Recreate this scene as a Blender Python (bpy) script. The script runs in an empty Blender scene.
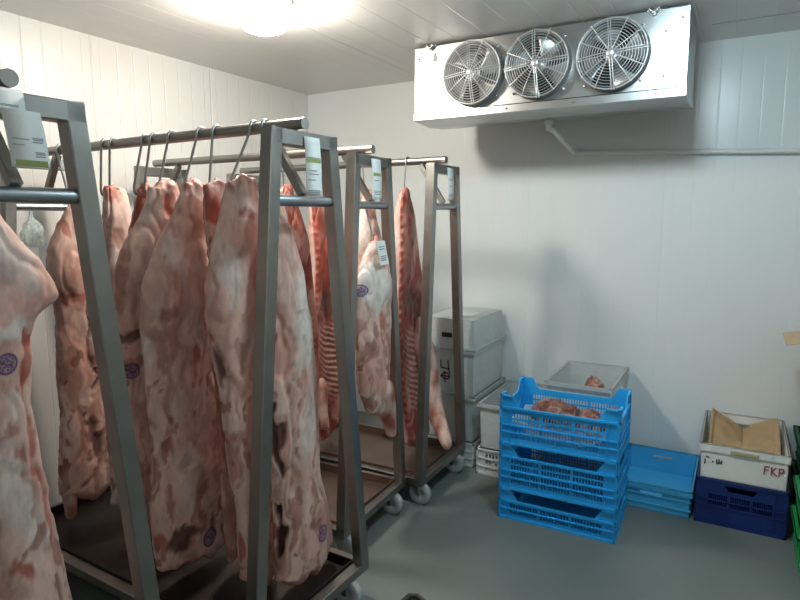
import bpy, math, random
import numpy as np
from mathutils import Matrix, Vector, noise

random.seed(4)
SC = bpy.context.scene
COL = SC.collection
PI = math.pi

LAMP1, LAMP2, LAMP3 = 84, 54, 22
LX1, LY1, LX2, LY2 = -1.97, 2.2, -.33, 2.2
EXPOSURE = 1.02
TG = [(2.34, 1.487), (2.415, 1.49), (2.445, 1.377), (2.37, 1.374)]
CARC = {
  'c4': {'X': -1.87, 't': 0.13, 'rows': [(1.744, 1.646, 0.045), (1.625, 1.63, 0.084), (1.505, 1.582, 0.116), (1.386, 1.549, 0.144), (1.266, 1.539, 0.159), (1.147, 1.543, 0.167), (1.027, 1.55, 0.17), (0.907, 1.557, 0.173), (0.788, 1.564, 0.179), (0.668, 1.57, 0.189), (0.549, 1.57, 0.199), (0.429, 1.568, 0.2), (0.31, 1.57, 0.198), (0.19, 1.581, 0.189)], 'patches': [(1.457, 1.278, 0.045, 0.037, 'm', 0.9), (1.563, 1.063, 0.034, 0.055, 'm', 0.9), (1.598, 1.584, 0.044, 0.049, 'm', 0.6), (1.431, 0.727, 0.027, 0.035, 'm', 1), (1.377, 0.847, 0.017, 0.026, 'm', 1), (1.456, 0.822, 0.018, 0.023, 'm', 1), (1.473, 0.376, 0.073, 0.057, 'd', 0.8), (1.38, 0.389, 0.045, 0.043, 'r', 0.9), (1.631, 0.703, 0.032, 0.126, 'm', 0.4), (1.522, 1.436, 0.056, 0.082, 'w', 0.8), (1.511, 0.58, 0.049, 0.122, 'w', 0.4), (1.416, 1.195, 0.039, 0.033, 'm', 0.5), (1.367, 0.638, 0.035, 0.099, 'm', 0.8)], 'stamps': [(1.593, 0.3, 0.038)]},
  'c6': {'X': -1.58, 't': 0.13, 'rows': [(1.749, 1.615, 0.057), (1.626, 1.601, 0.087), (1.503, 1.576, 0.107), (1.38, 1.566, 0.133), (1.257, 1.568, 0.141), (1.134, 1.576, 0.135), (1.011, 1.584, 0.125), (0.888, 1.589, 0.119), (0.765, 1.592, 0.116), (0.642, 1.603, 0.105), (0.519, 1.611, 0.098), (0.396, 1.613, 0.097), (0.273, 1.617, 0.092), (0.15, 1.627, 0.085)], 'patches': [(1.404, 1.292, 0.026, 0.03, 'm', 0.8), (1.426, 1.209, 0.023, 0.021, 'm', 1), (1.45, 1.092, 0.023, 0.078, 'd', 0.8), (1.587, 1.619, 0.025, 0.021, 'm', 0.9), (1.46, 1.542, 0.037, 0.04, 'm', 0.5), (1.498, 1.42, 0.043, 0.104, 'w', 0.6), (1.484, 0.694, 0.025, 0.15, 'r', 0.6), (1.478, 0.326, 0.03, 0.116, 'r', 0.9), (1.444, 0.52, 0.014, 0.082, 'd', 0.9)], 'stamps': [(1.491, 0.416, 0.031)]},
  'c7': {'X': -1.45, 't': 0.13, 'rows': [(1.666, 1.642, 0.028), (1.549, 1.654, 0.066), (1.433, 1.669, 0.087), (1.316, 1.677, 0.1), (1.199, 1.686, 0.115), (1.083, 1.697, 0.125), (0.966, 1.705, 0.134), (0.85, 1.71, 0.139), (0.733, 1.713, 0.141), (0.616, 1.713, 0.135), (0.5, 1.722, 0.141), (0.383, 1.736, 0.153), (0.267, 1.747, 0.16), (0.15, 1.748, 0.158)], 'patches': [(1.611, 1.127, 0.049, 0.176, 'p', 1), (1.573, 1.135, 0.016, 0.058, 'd', 0.8), (1.584, 0.798, 0.016, 0.158, 'd', 0.9), (1.56, 0.421, 0.027, 0.108, 'd', 1), (1.726, 1.295, 0.048, 0.227, 'w', 0.8), (1.728, 0.789, 0.043, 0.159, 'w', 0.6), (1.672, 0.609, 0.048, 0.119, 'm', 0.35)], 'stamps': [(1.796, 0.333, 0.034)]},
  'c5': {'X': -1.73, 't': 0.12, 'rows': [(1.739, 1.627, 0.05), (1.623, 1.645, 0.07), (1.506, 1.658, 0.075), (1.389, 1.679, 0.091), (1.273, 1.696, 0.108), (1.156, 1.698, 0.111), (1.04, 1.698, 0.114), (0.923, 1.693, 0.112), (0.806, 1.689, 0.11), (0.69, 1.688, 0.102), (0.573, 1.686, 0.093), (0.457, 1.68, 0.089), (0.34, 1.675, 0.087), (0.223, 1.672, 0.084)], 'patches': [(1.575, 1.646, 0.069, 0.102, 'r', 1), (1.564, 1.482, 0.059, 0.051, 'r', 1)], 'stamps': []},
  'c3b': {'X': -2.03, 't': 0.13, 'rows': [(1.75, 1.645, 0.06), (1.63, 1.644, 0.099), (1.51, 1.614, 0.168), (1.39, 1.592, 0.197), (1.27, 1.59, 0.2), (1.15, 1.597, 0.199), (1.03, 1.603, 0.199), (0.91, 1.606, 0.198), (0.79, 1.617, 0.188), (0.67, 1.63, 0.179), (0.55, 1.64, 0.172), (0.43, 1.644, 0.161), (0.31, 1.646, 0.15), (0.19, 1.646, 0.138)], 'patches': [(1.45, 1.163, 0.081, 0.023, 'd', 0.7), (1.389, 1.373, 0.037, 0.059, 'm', 0.7), (1.429, 1.463, 0.043, 0.03, 'm', 0.5), (1.419, 1.044, 0.052, 0.039, 'm', 0.6), (1.468, 0.811, 0.037, 0.08, 'm', 0.5), (1.634, 1.671, 0.029, 0.063, 'r', 1), (1.394, 1.279, 0.025, 0.037, 'm', 0.6), (1.459, 1.29, 0.026, 0.077, 'w', 0.5)], 'stamps': [(1.423, 1.016, 0.031)]},
  'c3a': {'X': -2.18, 't': 0.12, 'rows': [(1.742, 1.664, 0.033), (1.623, 1.68, 0.072), (1.504, 1.691, 0.116), (1.384, 1.684, 0.137), (1.265, 1.679, 0.146), (1.145, 1.676, 0.153), (1.026, 1.675, 0.153), (0.907, 1.674, 0.154), (0.787, 1.673, 0.154), (0.668, 1.675, 0.151), (0.548, 1.672, 0.143), (0.429, 1.67, 0.134), (0.309, 1.667, 0.125), (0.19, 1.662, 0.119)], 'patches': [(1.611, 1.653, 0.033, 0.089, 'r', 1)], 'stamps': []},
  'c2b': {'X': -2.43, 't': 0.13, 'rows': [(1.748, 1.704, 0.056), (1.633, 1.702, 0.07), (1.517, 1.7, 0.066), (1.401, 1.701, 0.087), (1.285, 1.7, 0.098), (1.169, 1.697, 0.104), (1.053, 1.694, 0.108), (0.937, 1.69, 0.108), (0.821, 1.686, 0.107), (0.705, 1.682, 0.107), (0.589, 1.678, 0.104), (0.473, 1.672, 0.098), (0.358, 1.666, 0.092), (0.242, 1.66, 0.087)], 'patches': [(1.679, 1.696, 0.034, 0.043, 'r', 0.8), (1.619, 1.541, 0.024, 0.034, 'm', 0.8), (1.643, 1.601, 0.019, 0.052, 'm', 0.5), (1.672, 1.483, 0.025, 0.066, 'm', 0.7)], 'stamps': []},
  'c2': {'X': -2.74, 't': 0.14, 'rows': [(1.696, 1.709, 0.02), (1.583, 1.689, 0.079), (1.47, 1.675, 0.111), (1.357, 1.675, 0.126), (1.245, 1.686, 0.13), (1.132, 1.696, 0.135), (1.019, 1.702, 0.142), (0.906, 1.702, 0.147), (0.794, 1.702, 0.152), (0.681, 1.701, 0.158), (0.568, 1.697, 0.161), (0.455, 1.689, 0.166), (0.343, 1.68, 0.166), (0.23, 1.679, 0.153)], 'patches': [(1.619, 1.538, 0.033, 0.045, 'r', 0.8), (1.654, 1.22, 0.059, 0.052, 'r', 0.8), (1.692, 1.021, 0.02, 0.292, 'd', 0.7), (1.582, 0.994, 0.028, 0.282, 'm', 0.6), (1.678, 0.524, 0.052, 0.15, 'd', 0.7), (1.607, 0.598, 0.029, 0.097, 'm', 0.8), (1.78, 0.801, 0.043, 0.304, 'm', 0.6)], 'stamps': []},
  'c1': {'X': -1.76, 't': 0.16, 'rows': [(1.828, 0.799, 0.017), (1.772, 0.795, 0.031), (1.715, 0.791, 0.047), (1.659, 0.788, 0.066), (1.602, 0.789, 0.085), (1.546, 0.804, 0.111), (1.489, 0.823, 0.137), (1.433, 0.837, 0.154), (1.377, 0.848, 0.167), (1.32, 0.81, 0.128), (1.264, 0.801, 0.124), (1.207, 0.8, 0.129), (1.151, 0.795, 0.127), (1.094, 0.792, 0.128), (1.038, 0.79, 0.129), (0.982, 0.789, 0.132), (0.925, 0.79, 0.135), (0.869, 0.791, 0.139), (0.812, 0.793, 0.142), (0.756, 0.795, 0.145), (0.699, 0.798, 0.149), (0.643, 0.801, 0.153), (0.587, 0.804, 0.156), (0.53, 0.808, 0.158), (0.474, 0.812, 0.16), (0.417, 0.816, 0.163), (0.361, 0.817, 0.164), (0.304, 0.818, 0.165), (0.248, 0.819, 0.166), (0.192, 0.821, 0.168)], 'patches': [(0.909, 1.418, 0.066, 0.055, 'p', 0.6), (0.86, 1.504, 0.046, 0.067, 'w', 0.5), (0.848, 1.316, 0.062, 0.038, 'w', 0.8), (0.894, 1.28, 0.019, 0.033, 'r', 1), (0.893, 1.181, 0.011, 0.085, 'r', 0.9), (0.892, 0.977, 0.014, 0.174, 'r', 0.8), (0.916, 0.693, 0.014, 0.121, 'r', 0.8), (0.835, 0.586, 0.035, 0.041, 'r', 0.9), (0.807, 1.006, 0.02, 0.038, 'r', 0.7), (0.809, 0.891, 0.051, 0.14, 'w', 0.6), (0.828, 1.098, 0.051, 0.038, 'w', 0.5), (0.835, 1.453, 0.03, 0.037, 'm', 0.4)], 'stamps': [(0.827, 1.213, 0.03)]},
  'c8': {'X': -2.03, 't': 0.13, 'rows': [(1.76, 2.388, 0.04), (1.662, 2.404, 0.064), (1.565, 2.421, 0.083), (1.467, 2.438, 0.102), (1.369, 2.445, 0.112), (1.271, 2.452, 0.124), (1.174, 2.454, 0.132), (1.076, 2.456, 0.14), (0.978, 2.459, 0.145), (0.881, 2.46, 0.145), (0.783, 2.46, 0.144), (0.685, 2.468, 0.134), (0.588, 2.468, 0.111), (0.49, 2.46, 0.099)], 'patches': [], 'stamps': []},
  'c9': {'X': -2.28, 't': 0.13, 'rows': [(1.705, 2.942, 0.047), (1.589, 2.98, 0.077), (1.472, 3.007, 0.099), (1.355, 3.028, 0.117), (1.239, 3.028, 0.121), (1.122, 3.028, 0.124), (1.006, 3.027, 0.128), (0.889, 3.027, 0.132), (0.773, 3.026, 0.134), (0.656, 3.025, 0.135), (0.54, 3.023, 0.135), (0.423, 3.025, 0.132), (0.307, 3.027, 0.115), (0.19, 3.023, 0.093)], 'patches': [], 'stamps': []},
  'c10': {'X': -1.98, 't': 0.12, 'rows': [(1.763, 3.07, 0.035), (1.662, 3.065, 0.068), (1.561, 3.065, 0.094), (1.46, 3.067, 0.119), (1.359, 3.084, 0.131), (1.258, 3.1, 0.143), (1.157, 3.118, 0.152), (1.056, 3.136, 0.16), (0.955, 3.155, 0.167), (0.854, 3.175, 0.172), (0.753, 3.187, 0.167), (0.652, 3.199, 0.161), (0.551, 3.212, 0.155), (0.45, 3.224, 0.148)], 'patches': [(2.969, 1.553, 0.088, 0.147, 'w', 0.6), (3.047, 1.611, 0.045, 0.048, 'm', 0.9), (2.881, 1.439, 0.042, 0.046, 'm', 0.8), (3.269, 0.536, 0.052, 0.41, 'r', 1)], 'stamps': []},
  'c11': {'X': -1.54, 't': 0.12, 'rows': [(1.509, 2.459, 0.025), (1.438, 2.451, 0.076), (1.367, 2.439, 0.114), (1.296, 2.43, 0.144), (1.225, 2.43, 0.161), (1.154, 2.429, 0.162), (1.083, 2.43, 0.159), (1.013, 2.431, 0.151), (0.942, 2.431, 0.145), (0.871, 2.431, 0.139), (0.8, 2.434, 0.129), (0.729, 2.437, 0.108), (0.658, 2.443, 0.072), (0.587, 2.438, 0.053)], 'patches': [(2.381, 1.279, 0.13, 0.135, 'w', 1), (2.239, 1.085, 0.068, 0.037, 'm', 0.8), (2.322, 0.975, 0.072, 0.048, 'm', 0.9), (2.461, 1.098, 0.048, 0.04, 'r', 0.8), (2.284, 0.848, 0.061, 0.097, 'm', 0.5), (2.41, 0.857, 0.076, 0.151, 'p', 0.6), (2.505, 0.784, 0.03, 0.315, 'r', 0.9), (2.242, 1.201, 0.05, 0.046, 'm', 0.6)], 'stamps': [(2.29, 1.26, 0.028)]},
  'c12': {'X': -1.69, 't': 0.13, 'rows': [(1.753, 3.016, 0.045), (1.633, 3.023, 0.082), (1.513, 3.031, 0.097), (1.393, 3.042, 0.115), (1.272, 3.057, 0.135), (1.152, 3.071, 0.155), (1.032, 3.094, 0.178), (0.912, 3.113, 0.2), (0.791, 3.115, 0.198), (0.671, 3.117, 0.196), (0.551, 3.123, 0.188), (0.431, 3.136, 0.175), (0.31, 3.159, 0.155), (0.19, 3.169, 0.147)], 'patches': [], 'stamps': []},
}
# ------------------------------------------------------------------ materials
MATS = {}


def node_mat(name):
    m = bpy.data.materials.new(name)
    m.use_nodes = True
    nt = m.node_tree
    b = nt.nodes['Principled BSDF']
    MATS[name] = m
    return m, nt, b


def sin(b, key, val):
    if key in b.inputs:
        b.inputs[key].default_value = val


def N(nt, typ, **kw):
    n = nt.nodes.new(typ)
    for k, v in kw.items():
        setattr(n, k, v)
    return n


def math_node(nt, op, a, b=None):
    n = N(nt, 'ShaderNodeMath', operation=op)
    for i, v in enumerate((a, b)):
        if v is None:
            continue
        if isinstance(v, (int, float)):
            n.inputs[i].default_value = v
        else:
            nt.links.new(v, n.inputs[i])
    return n.outputs[0]


def simple(name, col, rough=.5, metal=0, spec=.5, noise_scale=30, noise_amt=.12, bump=0, aniso=0, trans=0, coat=0, stretch=(1, 1, 1)):
    """Principled with a little procedural unevenness in colour, gloss and relief."""
    m, nt, b = node_mat(name)
    tc = N(nt, 'ShaderNodeTexCoord')
    mp = N(nt, 'ShaderNodeMapping')
    mp.inputs['Scale'].default_value = stretch
    nt.links.new(tc.outputs['Object'], mp.inputs['Vector'])
    nz = N(nt, 'ShaderNodeTexNoise')
    nz.inputs['Scale'].default_value = noise_scale
    nz.inputs['Detail'].default_value = 4
    nt.links.new(mp.outputs[0], nz.inputs['Vector'])
    mix = N(nt, 'ShaderNodeMix', data_type='RGBA')
    mix.inputs['A'].default_value = (*[c * (1 - noise_amt) for c in col], 1)
    mix.inputs['B'].default_value = (*[min(1, c * (1 + noise_amt)) for c in col], 1)
    nt.links.new(nz.outputs['Fac'], mix.inputs['Factor'])
    nt.links.new(mix.outputs['Result'], b.inputs['Base Color'])
    r = math_node(nt, 'MULTIPLY_ADD', nz.outputs['Fac'], .2)
    r.node.inputs[2].default_value = rough - .1
    nt.links.new(r, b.inputs['Roughness'])
    sin(b, 'Metallic', metal)
    sin(b, 'Specular IOR Level', spec)
    sin(b, 'Transmission Weight', trans)
    sin(b, 'Coat Weight', coat)
    sin(b, 'Anisotropic', aniso)
    if bump:
        bp = N(nt, 'ShaderNodeBump')
        bp.inputs['Strength'].default_value = bump
        bp.inputs['Distance'].default_value = .004
        nt.links.new(nz.outputs['Fac'], bp.inputs['Height'])
        nt.links.new(bp.outputs[0], b.inputs['Normal'])
    return m


def panel_mat(name, col, axis, period, rough=.3, depth=.003, width=.04, spec=.5, soil=.0):
    """Coated sheet-steel sandwich panel: fine pressed grooves along one axis, a wider joint every tenth."""
    m, nt, b = node_mat(name)
    tc = N(nt, 'ShaderNodeTexCoord')
    sp = N(nt, 'ShaderNodeSeparateXYZ')
    nt.links.new(tc.outputs['Object'], sp.inputs[0])
    co = sp.outputs[axis]

    def groove(per, wd):
        f = math_node(nt, 'FRACT', math_node(nt, 'MULTIPLY', co, 1 / per))
        d = math_node(nt, 'ABSOLUTE', math_node(nt, 'SUBTRACT', f, .5))
        n = N(nt, 'ShaderNodeMapRange', interpolation_type='SMOOTHSTEP')
        n.inputs['From Min'].default_value = 0
        n.inputs['From Max'].default_value = wd / per
        nt.links.new(d, n.inputs['Value'])
        return n.outputs[0]
    g = math_node(nt, 'MINIMUM', math_node(nt, 'MULTIPLY_ADD', groove(period, .006), .45), groove(period * 8, .008))
    g.node.inputs[0].links[0].from_node.inputs[2].default_value = .55
    bp = N(nt, 'ShaderNodeBump')
    bp.inputs['Strength'].default_value = .8
    bp.inputs['Distance'].default_value = depth
    nt.links.new(g, bp.inputs['Height'])
    nt.links.new(bp.outputs[0], b.inputs['Normal'])
    nz = N(nt, 'ShaderNodeTexNoise')
    nz.inputs['Scale'].default_value = 1.7
    nz.inputs['Detail'].default_value = 5
    nt.links.new(tc.outputs['Object'], nz.inputs['Vector'])
    mix = N(nt, 'ShaderNodeMix', data_type='RGBA')
    mix.inputs['A'].default_value = (*[c * .95 for c in col], 1)
    mix.inputs['B'].default_value = (*col, 1)
    nt.links.new(nz.outputs['Fac'], mix.inputs['Factor'])
    nt.links.new(mix.outputs['Result'], b.inputs['Base Color'])
    sin(b, 'Roughness', rough)
    sin(b, 'Specular IOR Level', spec)
    return m


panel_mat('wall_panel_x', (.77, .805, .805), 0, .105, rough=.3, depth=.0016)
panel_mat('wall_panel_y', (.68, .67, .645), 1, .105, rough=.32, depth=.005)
panel_mat('ceiling_panel', (.72, .71, .69), 0, .17, rough=.28, depth=.006)
simple('hook_steel', (.42, .42, .40), .34, 1, noise_scale=30)
simple('shroud_grey', (.34, .345, .35), .45, .8)
simple('steel', (.33, .322, .30), .4, 1, noise_scale=14, noise_amt=.18, stretch=(1, 1, 1))
simple('steel_bright', (.62, .63, .62), .26, 1, noise_scale=25, noise_amt=.1)
simple('steel_mid_tube', (.42, .45, .475), .36, 1, noise_scale=20, noise_amt=.1)
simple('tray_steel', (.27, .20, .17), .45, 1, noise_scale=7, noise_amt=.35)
simple('tray_shaded', (.075, .06, .055), .5, 1, noise_scale=7, noise_amt=.35)  # tray steel darkened: paints in the shade under the second rack's carcasses
simple('cooler_sheet', (.47, .48, .48), .29, 1, noise_scale=2.5, noise_amt=.03)
simple('cooler_frame', (.66, .67, .67), .35, .9, noise_scale=20, noise_amt=.05)
simple('guard_wire', (.56, .57, .57), .4, .8, noise_amt=.04)
simple('fan_blade', (.36, .37, .38), .35, .9, noise_amt=.1)
simple('cooler_inside', (.03, .032, .035), .6)
simple('wheel_grey', (.40, .42, .42), .5, noise_amt=.15)
simple('rubber_black', (.02, .02, .02), .55)
simple('blue_plastic', (.025, .40, .86), .36, spec=.45, noise_scale=18, noise_amt=.1)
simple('light_blue_plastic', (.07, .45, .78), .4, noise_scale=12, noise_amt=.12)
simple('dark_blue_plastic', (.005, .024, .15), .4, noise_scale=12, noise_amt=.15)
simple('green_plastic', (.012, .24, .06), .4, noise_amt=.12)
simple('dark_green_plastic', (.008, .09, .04), .45, noise_amt=.12)
simple('white_plastic', (.82, .81, .77), .42, noise_scale=14, noise_amt=.06)
simple('grey_white_plastic', (.64, .67, .66), .45, noise_scale=14, noise_amt=.08)
simple('pvc_white', (.78, .79, .77), .35, noise_amt=.04)
simple('kraft', (.40, .26, .135), .75, noise_scale=40, noise_amt=.14, bump=.15)
simple('cardboard', (.50, .36, .22), .8, noise_scale=40, noise_amt=.12, bump=.1)
simple('paper', (.80, .82, .80), .6, noise_amt=.03)
simple('label_green', (.28, .33, .10), .6, noise_amt=.1)
simple('print_grey', (.25, .26, .26), .6)
simple('ink_red', (.46, .09, .14), .6, noise_scale=60, noise_amt=.4)
simple('ink_black', (.05, .045, .05), .6, noise_scale=60, noise_amt=.4)
simple('ink_purple', (.10, .035, .06), .6, noise_scale=60, noise_amt=.3)
simple('handle_tan', (.46, .40, .24), .6)
simple('joint_grey', (.30, .30, .30), .5)
simple('lamp_housing', (.8, .8, .78), .4)


def translucent(name, col, see=.12, rough=.35):
    """Milky polypropylene: mostly diffuse and translucent, a little see-through."""
    m, nt, b = node_mat(name)
    out = nt.nodes['Material Output']
    sin(b, 'Base Color', (*col, 1))
    sin(b, 'Roughness', rough)
    tl = N(nt, 'ShaderNodeBsdfTranslucent')
    tl.inputs['Color'].default_value = (*col, 1)
    tr = N(nt, 'ShaderNodeBsdfTransparent')
    m1 = N(nt, 'ShaderNodeMixShader')
    m1.inputs[0].default_value = .42
    m2 = N(nt, 'ShaderNodeMixShader')
    nz = N(nt, 'ShaderNodeTexNoise')
    nz.inputs['Scale'].default_value = 9
    f = math_node(nt, 'MULTIPLY', nz.outputs['Fac'], see * 2)
    nt.links.new(b.outputs[0], m1.inputs[1])
    nt.links.new(tl.outputs[0], m1.inputs[2])
    nt.links.new(f, m2.inputs[0])
    nt.links.new(m1.outputs[0], m2.inputs[1])
    nt.links.new(tr.outputs[0], m2.inputs[2])
    nt.links.new(m2.outputs[0], out.inputs['Surface'])
    return m


translucent('milky_bin', (.82, .85, .84), .10)
translucent('clear_bag', (.80, .84, .86), .30, .2)
translucent('green_bag', (.78, .90, .88), .46, .25)


def emitter(name, col, strength):
    m, nt, b = node_mat(name)
    sin(b, 'Base Color', (.9, .9, .9, 1))
    sin(b, 'Emission Color', (*col, 1))
    sin(b, 'Emission Strength', strength)
    return m


def marbled():
    m, nt, b = node_mat('marbled_meat')
    tc = N(nt, 'ShaderNodeTexCoord')
    nz = N(nt, 'ShaderNodeTexNoise')
    nz.inputs['Scale'].default_value = 16
    nz.inputs['Detail'].default_value = 5
    nz.inputs['Distortion'].default_value = 1.2
    nt.links.new(tc.outputs['Object'], nz.inputs['Vector'])
    cr = N(nt, 'ShaderNodeValToRGB')
    e = cr.color_ramp.elements
    e[0].position, e[0].color = .40, (.17, .05, .035, 1)
    e[1].position, e[1].color = .70, (.62, .45, .37, 1)
    k = e.new(.52); k.color = (.31, .13, .095, 1)
    nt.links.new(nz.outputs['Fac'], cr.inputs[0])
    nt.links.new(cr.outputs[0], b.inputs['Base Color'])
    sin(b, 'Roughness', .35)
    bp = N(nt, 'ShaderNodeBump')
    bp.inputs['Strength'].default_value = .4
    bp.inputs['Distance'].default_value = .006
    nt.links.new(nz.outputs['Fac'], bp.inputs['Height'])
    nt.links.new(bp.outputs[0], b.inputs['Normal'])


marbled()
emitter('lamp_warm', (1, .93, .82), LAMP1)
emitter('lamp_cool', (.70, .92, 1.0), LAMP2)
emitter('lamp_rear', (.92, .97, 1.0), LAMP3)


def floor_mat():
    m, nt, b = node_mat('floor_epoxy')
    tc = N(nt, 'ShaderNodeTexCoord')
    nz = N(nt, 'ShaderNodeTexNoise')
    nz.inputs['Scale'].default_value = 1.3
    nz.inputs['Detail'].default_value = 6
    nt.links.new(tc.outputs['Object'], nz.inputs['Vector'])
    cr = N(nt, 'ShaderNodeValToRGB')
    cr.color_ramp.elements[0].position = .3
    cr.color_ramp.elements[0].color = (.13, .15, .142, 1)
    cr.color_ramp.elements[1].position = .7
    cr.color_ramp.elements[1].color = (.175, .197, .184, 1)
    nt.links.new(nz.outputs['Fac'], cr.inputs[0])
    nt.links.new(cr.outputs[0], b.inputs['Base Color'])
    n2 = N(nt, 'ShaderNodeTexNoise')
    n2.inputs['Scale'].default_value = 4
    n2.inputs['Detail'].default_value = 3
    nt.links.new(tc.outputs['Object'], n2.inputs['Vector'])
    r = math_node(nt, 'MULTIPLY_ADD', n2.outputs['Fac'], .22)
    r.node.inputs[2].default_value = .34
    nt.links.new(r, b.inputs['Roughness'])
    n3 = N(nt, 'ShaderNodeTexNoise')
    n3.inputs['Scale'].default_value = 120
    nt.links.new(tc.outputs['Object'], n3.inputs['Vector'])
    bp = N(nt, 'ShaderNodeBump')
    bp.inputs['Strength'].default_value = .12
    bp.inputs['Distance'].default_value = .003
    nt.links.new(n3.outputs['Fac'], bp.inputs['Height'])
    nt.links.new(bp.outputs[0], b.inputs['Normal'])


floor_mat()


def meat_mat():
    """Carcass surface: albedo of fat, lean and bone from the mesh, fine mottling and veins from noise, ink stamp from its own coordinates."""
    m, nt, b = node_mat('carcass')
    at = N(nt, 'ShaderNodeAttribute', attribute_name='flesh')
    tc = N(nt, 'ShaderNodeTexCoord')
    mp = N(nt, 'ShaderNodeMapping')
    mp.inputs['Scale'].default_value = (1, 1, .45)
    nt.links.new(tc.outputs['Object'], mp.inputs['Vector'])
    nz = N(nt, 'ShaderNodeTexNoise')
    nz.inputs['Scale'].default_value = 42
    nz.inputs['Detail'].default_value = 6
    nz.inputs['Roughness'].default_value = .62
    nt.links.new(mp.outputs[0], nz.inputs['Vector'])
    mr = N(nt, 'ShaderNodeMapRange')
    mr.inputs['From Min'].default_value = .28
    mr.inputs['From Max'].default_value = .72
    mr.inputs['To Min'].default_value = .78
    mr.inputs['To Max'].default_value = 1.12
    nt.links.new(nz.outputs['Fac'], mr.inputs['Value'])
    mul = N(nt, 'ShaderNodeMix', data_type='RGBA', blend_type='MULTIPLY')
    mul.inputs['Factor'].default_value = 1
    nt.links.new(at.outputs['Color'], mul.inputs['A'])
    nt.links.new(mr.outputs[0], mul.inputs['B'])
    # stamp: outer ring, and broken marks inside it
    st = N(nt, 'ShaderNodeAttribute', attribute_name='stamp')
    ln = N(nt, 'ShaderNodeVectorMath', operation='LENGTH')
    nt.links.new(st.outputs['Vector'], ln.inputs[0])
    r = ln.outputs['Value']

    def band(v, a, bb, soft):
        lo = N(nt, 'ShaderNodeMapRange', interpolation_type='SMOOTHSTEP')
        lo.inputs['From Min'].default_value = a - soft
        lo.inputs['From Max'].default_value = a
        hi = N(nt, 'ShaderNodeMapRange', interpolation_type='SMOOTHSTEP')
        hi.inputs['From Min'].default_value = bb
        hi.inputs['From Max'].default_value = bb + soft
        hi.inputs['To Min'].default_value = 1
        hi.inputs['To Max'].default_value = 0
        for q in (lo, hi):
            nt.links.new(v, q.inputs['Value'])
        return math_node(nt, 'MULTIPLY', lo.outputs[0], hi.outputs[0])
    ring = band(r, .82, .98, .06)
    n2 = N(nt, 'ShaderNodeTexNoise')
    n2.inputs['Scale'].default_value = 3.4
    n2.inputs['Detail'].default_value = 1
    nt.links.new(st.outputs['Vector'], n2.inputs['Vector'])
    inner = math_node(nt, 'MULTIPLY', band(n2.outputs['Fac'], .5, .9, .03), band(r, -1, .72, .05))
    wash = math_node(nt, 'MULTIPLY', band(r, -1, .9, .25), .42)
    ink = math_node(nt, 'MAXIMUM', math_node(nt, 'MULTIPLY', math_node(nt, 'MAXIMUM', ring, inner), .88), wash)
    mx = N(nt, 'ShaderNodeMix', data_type='RGBA')
    nt.links.new(ink, mx.inputs['Factor'])
    nt.links.new(mul.outputs['Result'], mx.inputs['A'])
    mx.inputs['B'].default_value = (.085, .045, .17, 1)
    nt.links.new(mx.outputs['Result'], b.inputs['Base Color'])
    rr = math_node(nt, 'MULTIPLY_ADD', nz.outputs['Fac'], .3)
    rr.node.inputs[2].default_value = .3
    nt.links.new(rr, b.inputs['Roughness'])
    sin(b, 'Specular IOR Level', .35)
    sin(b, 'Subsurface Weight', .0)
    bp = N(nt, 'ShaderNodeBump')
    bp.inputs['Strength'].default_value = .35
    bp.inputs['Distance'].default_value = .004
    nt.links.new(nz.outputs['Fac'], bp.inputs['Height'])
    nt.links.new(bp.outputs[0], b.inputs['Normal'])


meat_mat()

# ------------------------------------------------------------------ mesh helpers


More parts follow.
